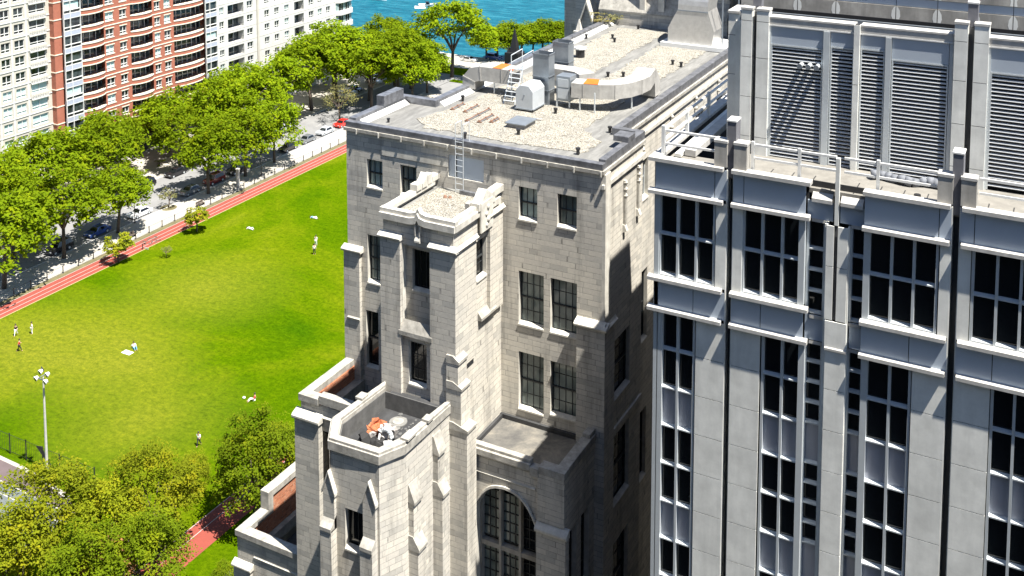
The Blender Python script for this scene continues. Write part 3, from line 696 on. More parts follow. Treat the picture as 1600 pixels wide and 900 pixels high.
# turret pilasters with gabled heads
def gable_pil(mb, x0, x1, y, zt, zl, proud=.34):
    mb.box(x0, x1, y-proud*.45, y-.002, 30, zt-.5, 'stone'); xc = (x0+x1)/2
    mb.extr([(x0, y-proud*.45, zt-.5), (x1, y-proud*.45, zt-.5), (xc, y-proud*.45, zt+.35)], (0, proud*.45, 0), 'stone')
    mb.extr([(x1+.06, y-proud*.6, zt-.62), (x1+.06, y-proud*.6, zt-.48), (xc, y-proud*.6, zt+.50), (xc, y-proud*.6, zt+.36)], (0, proud*.6, 0), 'stonet')
    mb.extr([(x0-.06, y-proud*.6, zt-.62), (x0-.06, y-proud*.6, zt-.48), (xc, y-proud*.6, zt+.50), (xc, y-proud*.6, zt+.36)], (0, proud*.6, 0), 'stonet')
    mb.extr([(x0, y, zl+.45), (x0, y-proud*1.3, zl), (x0, y-proud*1.3, zl-.16), (x0, y, zl-.16)], (x1-x0, 0, 0), 'stonew')
    mb.box(x0, x1, y-proud*1.2, y-proud*.45, 0, zl-.1, 'stone')
w = MB()
p1 = ay(510, 760, 36.45); p2 = ay(600, 790, 36.45)
gable_pil(w, -28.45, -27.85, 36.45, ay(520, 750, 36.45)[1], ay(515, 815, 36.45)[1]); gable_pil(w, -26.35, -25.72, 36.45, ay(590, 770, 36.45)[1], ay(585, 850, 36.45)[1])
build_split(w, 'turret_pilaster', hall)
w = MB()
def side_pil(mb, x, y0, y1, zt, zl):
    mb.box(x-.1, x+.22, y0, y1, 30, zt, 'stone'); mb.extr([(x-.1, y0-.04, zt), (x+.3, y0-.04, zt-.12), (x+.3, y0-.04, zt), (x+.0, y0-.04, zt+.75), (x-.1, y0-.04, zt+.75)], (0, y1-y0+.08, 0), 'stonew')
    mb.box(x-.1, x+.45, y0-.02, y1+.02, 0, zl, 'stone'); mb.extr([(x-.1, y0-.04, zl), (x+.52, y0-.04, zl), (x+.52, y0-.04, zl+.12), (x+.18, y0-.04, zl+.65), (x-.1, y0-.04, zl+.65)], (0, y1-y0+.08, 0), 'stonew')
side_pil(w, -25.05, 37.9, 38.5, 45.4, 43.2); side_pil(w, -24.98, 39.8, 40.35, 46.6, 44.6)
build_split(w, 'turret_pilaster', hall)
# ---- left wing behind the turret
w = MB(); LX, LY, LZ = -34.1, 41.88, 45.94
lx_ = ay(500, 760, LY)[0]+.06
lw = [(lx_, lx_+.55, 30, 44.3)]
wall(w, 'y', LY, LX, -28.7, 0, LZ-.35, lw, 'stone', 1.2); w.poly([(LX, LY, 0), (LX, YF, 0), (LX, YF, LZ-.35), (LX, LY, LZ-.35)], 'stone'); build_split(w, 'wing_wall', hall)
w = MB()
w.box(LX-.08, LX+.42, LY+.42, YF-.02, LZ-.35, LZ, 'stonew'); w.box(LX-.08, -32.95, LY-.12, LY+.418, LZ-.35, LZ, 'stonew')
w.box(-32.93, -28.8, LY-.10, LY+.34, LZ-.25, LZ+.20, 'stonew'); ledge(w, LX-.1, -28.8, LY, LZ-1.0, .10, .22)
build_split(w, 'wing_parapet', hall, bevel=.02)
w = MB(); w.box(LX+.40, LX+.46, LY+.42, YF-.02, 44.2, LZ-.352, 'brickold'); w.build('brick_parapet_face', hall)
w = MB(); w.box(LX+.46, LX+.95, LY+.42, YF-.02, 44.2, 44.85, 'stonew'); w.box(LX+.95, -28.8, LY+.42, YF-.02, 43.9, 44.2, 'darkfelt'); w.build('wing_roof', hall)
w = MB(); w.box(lx_-.1, lx_+.7, LY+1.2, LY+1.25, 29, 44.4, 'glass'); w.build('gap_backing', hall)  # dark sheet put in for the black gap beside the pier
w = MB(); x1 = ay(499, 700, 41.6)[0]; zt = ay(470, 655, 41.55)[1]
w.box(LX-.16, x1, LY-.34, LY-.002, 0, zt, 'stone'); ledge(w, LX-.26, x1+.08, LY-.34, zt, .12, .40, .34); build_split(w, 'corner_buttress', hall)
# ---- low wing further left with brick backed parapet
w = MB(); QX, QY, QZ = -38.4, 41.75, 37.35
ah = (QX+1.3, LX-.5, 30, 35.0)
wall(w, 'y', QY, QX, LX-.17, 0, QZ-.3, [ah], 'stone', .35, 'stonet')
w.poly([(QX, QY, 0), (QX, 70, 0), (QX, 70, QZ-.3), (QX, QY, QZ-.3)], 'stone'); build_split(w, 'low_wing_wall', hall)
w = MB()
w.box(QX-.08, QX+.48, QY+.45, 43.7, QZ-.32, QZ, 'stonew'); w.box(QX-.08, LX-.17, QY-.10, QY+.448, QZ-.32, QZ, 'stonew')
w.box(QX-.08, QX+.48, 43.702, 44.1, QZ-.32, QZ+1.0, 'stonew'); w.box(QX-.08, QX+.48, 44.102, 70, QZ+.62, QZ+.98, 'stonew')
w.box(QX-.12, QX+1.0, QY-.22, QY-.002, 0, 35.4, 'stone'); ledge(w, QX-.2, QX+1.08, QY-.22, 35.4, .10, .35, .22)
ledge(w, QX+1.1, LX-.17, QY, 36.1, .05, .12)
build_split(w, 'low_wing_parapet', hall, bevel=.02)
w = MB(); w.box(QX, QX+.40, 44.102, 70, QZ-1.9, QZ+.618, 'brickold'); w.box(QX+.02, QX+.40, QY+.45, 44.1, QZ-1.9, QZ-.322, 'brickold'); w.build('brick_parapet_face', hall)
w = MB(); w.box(QX+.42, QX+.75, QY+.45, 70, QZ-1.9, QZ-1.35, 'stonew'); w.box(QX+.76, LX-.17, QY+.45, 70, QZ-2.6, QZ-2.3, 'darkfelt'); w.build('low_wing_roof', hall)
def arch(mb, x0, x1, y, zs, rise, th, m, y2, seg=14):
    """four-centred looking arch moulding and the spandrel wall left to the caller"""
    xc = (x0+x1)/2; hw = (x1-x0)/2; P = []
    for i in range(seg+1):
        t = -1+2*i/seg; P.append((xc+t*hw, zs+rise*(1-abs(t)**3.2)*(1-.12*abs(t))))
    for i in range(seg):
        a, b = P[i], P[i+1]
        mb.hexa([(a[0], y, a[1]), (b[0], y, b[1]), (b[0], y2, b[1]), (a[0], y2, a[1]), (a[0], y, a[1]+th), (b[0], y, b[1]+th), (b[0], y2, b[1]+th), (a[0], y2, a[1]+th)], m)
    return P
w = MB(); P = arch(w, ah[0], ah[1], QY-.08, 34.0, .95, .12, 'stonet', QY+.02); w.build('arch_moulding', hall)
# ---- right bay with flagged roof and big arched window
BY, BZ, BX1 = 42.2, 45.94, -19.75
zsp = ay(750, 800, BY)[1]; axl, axr = -24.25, -21.05
w = MB()
ztop = ay(790, 765, BY)[1]
hz0 = 30.0
# wall around a pointed opening: build columns of quads above the arch line
def arched_wall(mb, y, x0, x1, z0, z1, a0, a1, zs, rise, m, depth, seg=16):
    mb.poly([(x0, y, z0), (a0, y, z0), (a0, y, z1), (x0, y, z1)], m); mb.poly([(a1, y, z0), (x1, y, z0), (x1, y, z1), (a1, y, z1)], m)
    xc, hw = (a0+a1)/2, (a1-a0)/2; P = [(xc+(-1+2*i/seg)*hw, zs+rise*(1-abs(-1+2*i/seg)**3.2)*(1-.12*abs(-1+2*i/seg))) for i in range(seg+1)]
    for i in range(seg):
        a, b = P[i], P[i+1]
        mb.poly([(a[0], y, a[1]), (b[0], y, b[1]), (b[0], y, z1), (a[0], y, z1)], m)
        mb.poly([(a[0], y, a[1]), (b[0], y, b[1]), (b[0], y+depth, b[1]), (a[0], y+depth, a[1])], 'stonet')
    mb.poly([(a0, y, z0), (a0, y+depth, z0), (a0, y+depth, zs), (a0, y, zs)], 'stonet'); mb.poly([(a1, y, z0), (a1, y+depth, z0), (a1, y+depth, zs), (a1, y, zs)], 'stonet')
arched_wall(w, BY, -24.9, -20.95, 0, BZ-.4, axl, axr, 42.75, 1.43, 'stone', .9)
ysd = [(42.9, 43.7, 38.9, 42.6), (44.2, 45.1, 38.9, 42.6), (42.9, 43.7, 33, 36.5), (44.2, 45.1, 33, 36.5)]
wall(w, 'x', BX1, BY, YF-.302, 0, BZ-.4, ysd, 'stone', .35, 'stonet'); w.build('bay_wall', hall)
for h in ysd: window(hall, 'x', BX1, h, .35, 2, 4, False, 'glass')
w = MB(); arch(w, axl-.05, axr+.05, BY-.10, 42.75, 1.46, .12, 'stonet', BY+.0); w.build('arch_moulding', hall)
gw = MB(); yy = BY+.78
for x in (axl+.02, axl+1.06, axl+2.10, axr-.05): gw.box(x-.06, x+.06, yy-.3, yy+.05, 28, 43.7, 'concd')  # mullions in a darker grey to carry the shade of the reveal
for z in (36.6, 40.85): gw.box(axl, axr, yy-.28, yy+.04, z-.11, z+.11, 'concd')
gf = gw.build('great_window', hall)
gg = MB(); gg.box(axl, axr, yy+.06, yy+.1, 28, 44.3, 'glass'); gg.build('pane', gf)
for i, x in enumerate((axl+.10, axl+1.14, axl+2.18)):
    for z in (37.0, 41.1):
        c = MB(); x1 = min(x+.9, axr-.12); zt = z+ (3.6 if z < 38 else 2.3)
        c.box(x, x1, yy-.02, yy+.02, z-.02, zt, 'glasscurt' if i < 2 else 'glass')
        for q in (1, 2): c.box(x+(x1-x)*q/3-.02, x+(x1-x)*q/3+.02, yy-.06, yy-.021, z, zt, 'frame')
        for q in range(0, 5 if z > 40 else 8): c.box(x, x1, yy-.065, yy-.022, z+q*.48-.018, z+q*.48+.018, 'frame')
        c.build('casement', gf)
w = MB(); w.box(-20.95, BX1+.25, BY-.25, BY-.002, 0, 42.9, 'stone'); w.box(-20.95, BX1, BY-.001, BY+.2, 42.9, BZ-.4, 'stone'); ledge(w, -21.0, BX1+.35, BY-.25, 42.9, .12, .4, .25)
w.box(-20.95, BX1+.12, BY-.12, BY-.002, 43.3, BZ-.4, 'stone'); build_split(w, 'corner_buttress', hall)
w = MB()
w.box(-24.75, -21.35, BY-.14, BY+.28, BZ-.42, BZ-.12, 'stonew'); w.box(-24.75, -21.35, BY-.02, BY+.28, BZ-.118, BZ+.02, 'stonew')
w.box(-21.348, -20.9, BY-.14, BY+.28, BZ-.62, BZ-.22, 'stonew'); w.box(-20.898, BX1+.14, BY-.14, BY+.4, BZ-.42, BZ-.05, 'stonew')
w.box(BX1-.42, BX1+.10, BY+.402, YF-.302, BZ-.42, BZ-.08, 'stonew'); w.box(BX1-.36, BX1+.04, YF-.9, YF-.303, BZ-.078, BZ+.12, 'stonew')
ledge(w, -24.7, -21.1, BY, BZ-1.35, .06, .14)
build_split(w, 'bay_parapet', hall, bevel=.02)
fm = membrane_mat('patched stone roof felt', (.12, .117, .108), (.55, .55, 1)); M['bayroof'] = fm
for e, c in zip([n for n in fm.node_tree.nodes if n.type == 'VALTORGB' and len(n.color_ramp.elements) == 3][0].color_ramp.elements, ((.05, .05, .052), (.115, .11, .10), (.27, .245, .20))): e.color = (*c, 1)
w = MB(); w.box(-24.9, BX1-.42, BY+.28, YF-.02, 44.85, 45.1, 'bayroof'); w.build('bay_roof', hall)
w = MB(); w.box(-24.9, BX1-.42, YF-.16, YF-.02, 45.102, 45.32, 'darkfelt'); w.box(-24.89, -24.75, BY+.3, YF-.17, 45.102, 45.3, 'darkfelt'); build_split(w, 'flashing', hall)

# ================================================================== things on the hall roofs
ZR = zr+.035
VL = [((-31.03, 52.76), 'black roof vent behind the left rusty brackets'), ((-27.38, 60.4), 'black roof vent just behind the tall grey flue'), ((-21.44, 51.3), 'black roof vent by the notch in the right parapet'),
      ((-21.47, 47.42), 'black roof vent near the front right roof corner'), ((-25.39, 48.74), 'black roof vent in front of the skylight'), ((-25.32, 52.96), 'black roof vent beside the right white duct shadow'),
      ((-31.29, 70.42), 'black roof vent far back by the left parapet'), ((-29.07, 70.24), 'black roof vent far back on the gravel, nearest of a pair'), ((-29.62, 71.2), 'black roof vent far back on the gravel, rear one of a pair'),
      ((-29.18, 75.0), 'farthest black roof vent below the gothic wall'), ((-23.35, 66.11), 'black roof vent left of the pair near the right parapet'), ((-22.7, 65.87), 'black roof vent right of the pair near the right parapet'),
      ((-25.82, 61.4), 'black roof vent behind the curved white duct, left of two'), ((-24.99, 61.83), 'black roof vent behind the curved white duct, right of two'), ((-32.47, 47.47), 'small black roof vent at the front left roof corner'),
      ((-27.5, 46.95), 'black roof vent beside the top of the ladder')]
def vent(x, y, s=1):
    v = MB(); v.tube((0, 0, 0), (0, 0, .22*s), .085*s, 'dark', 8); v.tube((0, 0, .22*s), (0, 0, .30*s), .12*s, 'dark', 8); return v
vb = vent(0, 0).build('roof_vent'); vb2 = MB(); vb2.box(-.22, .22, -.22, .22, -.005, .012, 'flash'); 
for i, ((x, y), lb) in enumerate(VL):
    o = vb if i == 0 else vb.copy()
    if i: COL.objects.link(o)
    s = .75 if i == 14 else 1.0
    o.location = (x, y, ZR if i != 14 else zr); o.rotation_euler = (0, 0, i*1.1); o.scale = (s, s, s); tag(o, lb, 'vent', 'black vents on the gravel roof')
# rusty pipe brackets lying on gravel
BR = [((-30.63, 50.84), (-30.52, 52.17), 'first rusty pipe bracket from the left on the gravel'), ((-29.77, 50.75), (-29.76, 52.28), 'second rusty pipe bracket from the left on the gravel'),
      ((-28.85, 49.38), (-28.8, 51.95), 'longest rusty pipe bracket on the gravel'), ((-28.17, 49.49), (-28.1, 51.09), 'rusty pipe bracket left of the skylight'), ((-27.61, 49.79), (-27.63, 50.68), 'shortest rusty pipe bracket next to the skylight')]
for (a, b, lb) in BR:
    t = thing('pipe_bracket', lb, 'bracket', (a[0], a[1], ZR), 0, 'rusty brackets on the gravel'); L = b[1]-a[1]
    q = MB(); q.box(-.03, .03, 0, L, .05, .09, 'bronze'); q.box(.07, .10, .1, L-.1, .05, .08, 'galv'); q.build('rail', t)
    for yy in (.1, L*.5, L-.1):
        q = MB(); q.box(-.12, .14, yy-.06, yy+.06, 0, .05, 'bronze'); q.blob((0, yy, .10), .055, 'bronze', 6, 4); q.build('foot', t)
# skylight
t = thing('skylight', 'flat grey roof hatch with pale lid in front of the air handler', 'skylight', (-26.0, 50.2, ZR))
q = MB(); q.box(-.52, .52, -.62, .62, 0, .2, 'flash'); q.build('curb', t); q = MB(); q.box(-.6, .6, -.7, .7, .2, .27, 'galv'); q.build('lid', t, bevel=.02)
t = thing('wood_plank', 'grey plank lying behind the roof hatch', 'plank', (-25.9, 51.35, ZR), .15); t2 = MB(); t2.box(-.5, .5, -.08, .08, .0, .08, 'concd'); t2.build('board', t)
# air handler with gabled head
t = thing('air_handler', 'pale grey gable topped air handling box standing on the gravel', 'air handler', (-27.0, 53.25, ZR))
q = MB(); hgt = ay(811, 132, 52.6)[1]-ZR
q.extr([(-.52, -.75, .14), (.52, -.75, .14), (.52, -.75, hgt-.3), (.26, -.75, hgt), (-.26, -.75, hgt), (-.52, -.75, hgt-.3)], (0, 1.45, 0), 'galvl'); q.build('casing', t, bevel=.012)
q = MB(); q.tube((0, -.78, hgt*.62), (0, -.74, hgt*.62), .05, 'galv', 8); q.build('knob', t)
for x in (-.45, .45):
    for y in (-.68, .62): q = MB(); q.box(x-.05, x+.05, y-.05, y+.05, 0, .14, 'dark'); q.build('leg', t)
q = MB(); q.box(-.56, .56, -.79, -.752, .10, .16, 'galv'); q.box(.522, .56, -.79, .74, .10, .16, 'galv'); q.build('skid', t)
# flues
def flue(x, y, zt, lb, wdt=.9, dep=.75, zb=0):
    t = thing('exhaust_flue', lb, 'flue', (x, y, ZR), 0, 'square galvanised flues'); q = MB(); h = zt-ZR
    a, b = wdt/2, dep/2
    q.poly([(-a, -b, zb), (a, -b, zb), (a, -b, h), (-a, -b, h)], 'galv'); q.poly([(a, -b, zb), (a, b, zb), (a, b, h), (a, -b, h)], 'galv')
    q.poly([(a, b, zb), (-a, b, zb), (-a, b, h), (a, b, h)], 'galv'); q.poly([(-a, b, zb), (-a, -b, zb), (-a, -b, h), (-a, b, h)], 'galv')
    q.poly([(-a+.02, -b+.02, h-.6), (a-.02, -b+.02, h-.6), (a-.02, b-.02, h-.6), (-a+.02, b-.02, h-.6)], 'dark')
    q.build('stack', t)
    q = MB(); e = .03
    for z in (h-.03, h*.55, h*.28):
        q.box(-a-e, a+e, -b-e, -b-.002, z-.025, z+.025, 'galv'); q.box(a+.002, a+e, -b-e, b+e, z-.025, z+.025, 'galv'); q.box(-a-e, a+e, b+.002, b+e, z-.025, z+.025, 'galv'); q.box(-a-e, -a-.002, -b-e, b+e, z-.025, z+.025, 'galv')
    build_split(q, 'flange', t); return t
fx, fz = ay(846, 84, 54.2); flue((ay(832, 90, 54.2)[0]+ay(859, 90, 54.2)[0])/2, 54.55, fz, 'tall square galvanised flue directly behind the gable topped air handler', ay(859, 100, 54.2)[0]-ay(832, 100, 54.2)[0]-.1)
fx, fz = ay(876, 66, 58.0); flue((ay(862, 80, 58)[0]+ay(889, 80, 58)[0])/2, 58.4, fz, 'second square galvanised flue further back near the left parapet', ay(889, 90, 58)[0]-ay(862, 90, 58)[0]-.1)
# plant box between flue and right duct
t = thing('fan_box', 'square galvanised fan housing between the flue and the right white duct', 'fan housing', (-25.45, 54.6, ZR))
q = MB(); q.box(-.42, .42, -.42, .42, .35, 1.75, 'galv'); q.build('casing', t, bevel=.02)
for x in (-.38, .38): q = MB(); q.box(x-.04, x+.04, -.42, -.36, 0, .35, 'alum'); q.build('leg', t)
q = MB(); q.box(-.32, .32, -.45, -.421, .5, 1.05, 'galvl'); q.box(-.32, .32, -.45, -.421, 1.15, 1.6, 'galvl'); q.build('access_panel', t)
# white wrapped ducts: swept rectangular section with flanges
def duct(name, lb, pts, half, hh, z, legs, patch, drop_end=True):
    t = thing(name, lb, 'duct', (pts[0][0], pts[0][1], ZR), 0, 'white wrapped roof ducts'); ox, oy = pts[0][0], pts[0][1]
    q = MB(); P = [(p[0]-ox, p[1]-oy, p[2] if len(p) > 2 else z) for p in pts]; rings = []
    for i, p in enumerate(P):
        a = P[max(0, i-1)]; b = P[min(len(P)-1, i+1)]; d = Vector((b[0]-a[0], b[1]-a[1], b[2]-a[2])).normalized()
        s = Vector((0, 0, 1)).cross(d)
        s = s.normalized() if s.length > .2 else last
        last = s; u = d.cross(s).normalized(); c = Vector(p)
        rings.append([c-s*half-u*hh, c+s*half-u*hh, c+s*half+u*hh, c-s*half+u*hh])
    for i in range(len(rings)-1):
        for k in range(4):
            q.poly([rings[i][k], rings[i][(k+1) % 4], rings[i+1][(k+1) % 4], rings[i+1][k]], 'duct')
    q.poly(rings[0], 'duct'); q.poly(rings[-1], 'duct'); q.build('duct_run', t)
    for i in range(1, len(rings)-1, 2):
        f = MB(); c = sum((Vector(v) for v in rings[i]), Vector())/4; d = (Vector(P[i+1])-Vector(P[i-1])).normalized()*.03
        R2 = [c+(Vector(v)-c)*1.04 for v in rings[i]]
        f.hexa([v-d for v in R2]+[v+d for v in R2], 'duct'); build_split(f, 'flange', t)
    for (i, l) in patch:
        a, b = rings[i], rings[i+1]; e = .012; f = MB()
        f.hexa([a[3]+Vector((0, 0, e)), a[2]+Vector((0, 0, e)), a[2]+(b[2]-a[2])*l+Vector((0, 0, e)), a[3]+(b[3]-a[3])*l+Vector((0, 0, e)),
                a[3]+Vector((0, 0, e+.02)), a[2]+Vector((0, 0, e+.02)), a[2]+(b[2]-a[2])*l+Vector((0, 0, e+.02)), a[3]+(b[3]-a[3])*l+Vector((0, 0, e+.02))], 'orange'); f.build('sealant_patch', t)
    for (x, y) in legs: f = MB(); f.box(x-ox-.03, x-ox+.03, y-oy-.03, y-oy+.03, 0, z, 'alum'); f.build('leg', t)
    return t
duct('roof_duct', 'white duct with orange patch curving right from the fan housing to the right parapet', [(-24.95, 54.5), (-24.3, 54.6), (-23.5, 54.8), (-22.9, 55.1), (-22.45, 55.7), (-22.2, 56.5), (-22.1, 57.4), (-22.1, 58.15, 1.35), (-22.1, 58.5, .95), (-22.1, 58.6, .15)],
     .54, .40, 1.1, [(-23.5, 54.06), (-22.04, 55.8), (-24.4, 54.1)], [(1, .9)])
duct('roof_duct', 'white duct with orange streaks bending down onto the roof at the left parapet', [(-28.9, 55.3), (-29.6, 55.3), (-30.3, 55.3), (-31.0, 55.3), (-31.5, 55.3, .98), (-31.75, 55.3, .7), (-31.78, 55.3, .15)],
     .58, .42, 1.1, [(-30.14, 54.85), (-29.0, 54.85)], [(1, .85), (0, .3)])
duct('roof_duct', 'white duct hump lying behind the fan housing', [(-28.3, 56.9), (-27.4, 56.9), (-26.4, 56.9), (-25.5, 56.7), (-24.9, 56.2)], .5, .34, 1.15, [(-27.5, 56.5), (-25.6, 56.2)], [])
# access ladder stand next to air handler
t = thing('access_platform', 'white tubular ladder stand between the left duct and the air handler', 'platform', (-28.35, 53.7, ZR)); t.scale = (1, .85, .8)
for x in (-.35, .35):
    q = MB(); q.tube((x, -.5, 0), (x, .6, 2.2), .026, 'alum', 6); q.tube((x, .6, 0), (x, .6, 3.2), .03, 'alum', 6); q.tube((x, .6, 3.2), (x, 2.2, 3.3), .03, 'alum', 6); q.tube((x, 2.2, 3.3), (x, 2.2, 0), .03, 'alum', 6); q.tube((x, .6, 2.7), (x, 2.2, 2.75), .02, 'alum', 6); q.build('side_rail', t)
for i in range(7): q = MB(); f = i/7; q.box(-.35, .35, -.5+1.1*f-.06, -.5+1.1*f+.06, .25+2.0*f, .28+2.0*f, 'alum'); q.build('step', t)
q = MB(); q.box(-.35, .35, .6, 2.2, 2.2, 2.24, 'galvl'); q.build('deck', t)
# cowl by back flue
t = thing('roof_cowl', 'black drum shaped cowl with white cap behind the second flue', 'cowl', (-29.4, 65.2, ZR)); q = MB(); q.tube((0, 0, 0), (0, 0, .55), .30, 'dark', 12); q.build('drum', t); q = MB(); q.tube((0, 0, .55), (0, 0, .66), .40, 'whitepaint', 12); build_split(q, 'cap', t)
# big stainless elbow duct at the back
t = thing('elbow_duct', 'large shiny steel elbow duct rising from a tapered base behind the gravel roof', 'duct', (-23.7, 72.0, ZR))
q = MB(); q.box(-2.2, 2.4, -1.3, 1.6, 0, .28, 'whitepaint'); q.build('curb', t)
q = MB(); q.hexa([(-1.75, -1.0, .3), (1.35, -1.0, .3), (1.35, 1.0, .3), (-1.75, 1.0, .3), (-1.75, -1.0, 1.25), (1.5, -1.0, 1.25), (1.5, 1.0, 1.25), (-1.75, 1.0, 1.25)], 'stainless')
q.hexa([(-1.75, -1.0, 1.252), (1.5, -1.0, 1.252), (1.5, 1.0, 1.252), (-1.75, 1.0, 1.252), (-1.05, -1.0, 2.6), (1.05, -1.0, 2.6), (1.05, 1.0, 2.6), (-1.05, 1.0, 2.6)], 'stainless'); q.build('tapered_base', t)
q = MB(); prev = None
for i in range(15):
    a = i/14*R(100); rr = 2.6; cy = 1.6+1.0; yy = cy-rr*cos(a)*1.0; z = 2.6+rr*sin(a)
    n = Vector((0, -cos(a), sin(a))); c = Vector((0, 1.6-1.6*cos(a), 2.6+1.6*sin(a)))
    o_ = c+Vector((0, -cos(a), sin(a)))*1.0; i_ = c-Vector((0, -cos(a), sin(a)))*1.0
    ring4 = [o_+Vector((-1.05, 0, 0)), o_+Vector((1.05, 0, 0)), i_+Vector((1.05, 0, 0)), i_+Vector((-1.05, 0, 0))]
    if prev:
        for k in range(4): q.poly([prev[k], prev[(k+1) % 4], ring4[(k+1) % 4], ring4[k]], 'stainless')
    prev = ring4
e = q.build('elbow', t)
for p in e.data.polygons: p.use_smooth = False
for i in range(1, 4):
    q = MB(); q.box(-1.08, 1.08, -1.03, -1.002, 2.5+.0+i*.0, 2.58, 'galv') if i == 1 else None
    if i == 1: q.build('seam', t)
for (x, y, h) in ((-21.75, 71.4, 4.5), (-20.95, 72.4, 5.5)):
    o = MB(); o.tube((x, y, ZR), (x, y, ZR+h), .06, 'galv', 6); tag(o.build('conduit_pole'), 'thin grey pole nearer the elbow duct' if x < -21.5 else 'thin grey pole further right by the concrete post', 'pole', 'grey poles beside the elbow duct')
# ladder on the front
t = thing('roof_ladder', 'white steel ladder from the stair tower roof up to the main roof', 'ladder', (-27.0, 45.55, TZ-.12)); 
for x in (-.22, .22): q = MB(); q.tube((x, 0, 0), (x, 0, 3.5), .021, 'alum', 6); q.tube((x, 0, 3.5), (x, .6, 3.5), .022, 'alum', 6); q.tube((x, .6, 3.5), (x, .6, 2.35), .022, 'alum', 6); q.build('side_rail', t)
for i in range(10): q = MB(); q.tube((-.22, 0, .2+i*.3), (.22, 0, .2+i*.3), .014, 'alum', 6); q.build('rung', t)
# rust coloured bird box on tower roof
t = thing('drain_cover', 'rusty round drain cover on the small tower roof', 'drain', (-27.3, 44.7, TZ-.07)); q = MB(); q.tube((0, 0, 0), (0, 0, .1), .12, 'bronze', 8, .06); q.build('dome', t)
q = MB(); q.tube((.24, .05, 0), (.24, .05, .09), .11, 'bronze', 8, .05); q.build('dome', t)
# heap on the turret roof
t = thing('tarp_heap', 'crumpled orange and white tarp heaped with black bags on the dark turret roof', 'tarp', (-26.95, 38.3, ZT-1.12))
rn = random.Random(5)
def lump(c, r, m, nm, sz=.8, amp=.35):
    q = MB(); q.blob(c, r, m, 12, 9, 1, 1, sz)
    q.v = [tuple(Vector(v)+Vector((noise.noise(Vector(v)*4+Vector((3, 1, 0))), noise.noise(Vector(v)*4+Vector((9, 4, 2))), noise.noise(Vector(v)*4)))*amp*r) for v in q.v]
    return q.build(nm, t)
lump((-.28, .38, .55), .44, 'rustcloth', 'orange_sheet', .8, .8); lump((.25, .35, .50), .34, 'greycloth', 'white_sheet', 1.1, .8); lump((-.3, -.1, .45), .22, 'greycloth', 'white_sheet', 1, .9)
lump((-.35, -.35, .25), .42, 'rubber', 'black_bag', .7, .7); lump((.1, -.25, .25), .36, 'rubber', 'black_bag', .8, .6); lump((.6, -.15, .22), .32, 'rubber', 'black_bag', .7, .5); lump((-.4, -.15, .55), .14, 'rustcloth', 'orange_sheet', 1, .6)
q = MB(); pv = None
for i in range(11):
    a = i/10*R(165); p = Vector((.42-.32*cos(a), .15-.1*i/10, .45+.42*sin(a)))
    if pv: q.tube(pv, p, .10, 'alum', 8)
    pv = p
q.build('bent_hose', t, smooth=True)
q = MB(); q.tube((.12, -.2, .1), (.08, .2, .95), .05, 'cloth_w', 6); q.tube((.55, -.3, .42), (.85, -.1, .45), .16, 'cloth_w', 8, .12); q.tube((-.05, -.55, .1), (.35, -.6, .12), .08, 'cloth_w', 7); q.build('white_pole', t)
t = thing('satellite_disc', 'round pale plate lying near the back of the dark turret roof', 'disc', (-27.2, 40.3, ZT-1.12)); q = MB(); q.tube((0, 0, 0), (0, 0, .05), .42, 'membrane', 18); q.tube((0, 0, .05), (0, 0, .07), .26, 'concd', 14); q.build('plate', t)
rn = random.Random(3); o = MB()
for i in range(70):
    x, y = rn.uniform(-28.0, -25.75), rn.uniform(37.3, 40.9); 
    if i < 70:
        a = rn.uniform(0, 3); s = rn.uniform(.04, .13); o.prism([(x+s*cos(a+k*1.3)*rn.uniform(.7, 1.2), y+s*1.2*sin(a+k*1.3)) for k in range(5)], ZT-1.118, ZT-1.10, 'stonedk' if i % 3 else 'membrane')
o = o.build('roof_litter'); o['kind'] = 'stuff'; o['label'] = 'pale scraps and droppings scattered over the dark turret roof'; o['category'] = 'litter'
# small dark pinnacle beyond left parapet and rooftop plant at back
t = thing('stone_pinnacle', 'dark pointed pinnacle rising beyond the left roof edge', 'pinnacle', (ay(817, 84, 70)[0]-1.2, 71, 54)); hh = ay(817, 52, 70)[1]-54
q = MB(); q.box(-.55, .55, -.55, .55, -3, hh*.62, 'dark'); q.build('base', t); q = MB(); q.tube((0, 0, hh*.62), (0, 0, hh), .42, 'dark', 4, .04); q.build('spire', t)
for a in range(4): q = MB(); q.tube((.5*cos(a*PI/2+PI/4), .5*sin(a*PI/2+PI/4), hh*.6), (.5*cos(a*PI/2+PI/4), .5*sin(a*PI/2+PI/4), hh*.72), .1, 'dark', 5, .02); q.build('finial', t)
# ================================================================== MODERN LAB BUILDING
lab = thing('laboratory_building', 'grey precast concrete laboratory building with louvred penthouse and dark ribbon windows at right', 'building')
MY = 39.5
Z1, Z2, Z3, Z4 = 61.90, 60.60, 57.12, 55.90     # ledge heights (front top edges)
FX1 = 1.2
def panels(mb, cells, m, y=MY, g=.014, th=.05):
    for (a, b, p, q) in cells: mb.box(a+g, b-g, y, y+th, p+g, q-g, m)
back = MB()
slots = [(-11.73, -11.53), (-3.83, -3.61)]
w = MB()
for a, b in ((-14.6, -11.73), (-11.53, -8.75), (-8.75, -6.7), (-6.7, -3.83), (-3.61, FX1)):
    yb = MY+.42 if (a, b) == (-8.75, -6.7) else MY+.25
    w.box(a, b, yb, yb+.05, 0, Z1-.1, 'joint')
for a, b in slots:
    w.box(a, b, MY+.45, MY+.5, 0, Z1, 'slotshade'); w.box(a-.04, a-.0, MY+.002, MY+.5, 0, Z1-.1, 'conc'); w.box(b+.0, b+.04, MY+.05, MY+.5, 0, Z1-.1, 'conc')
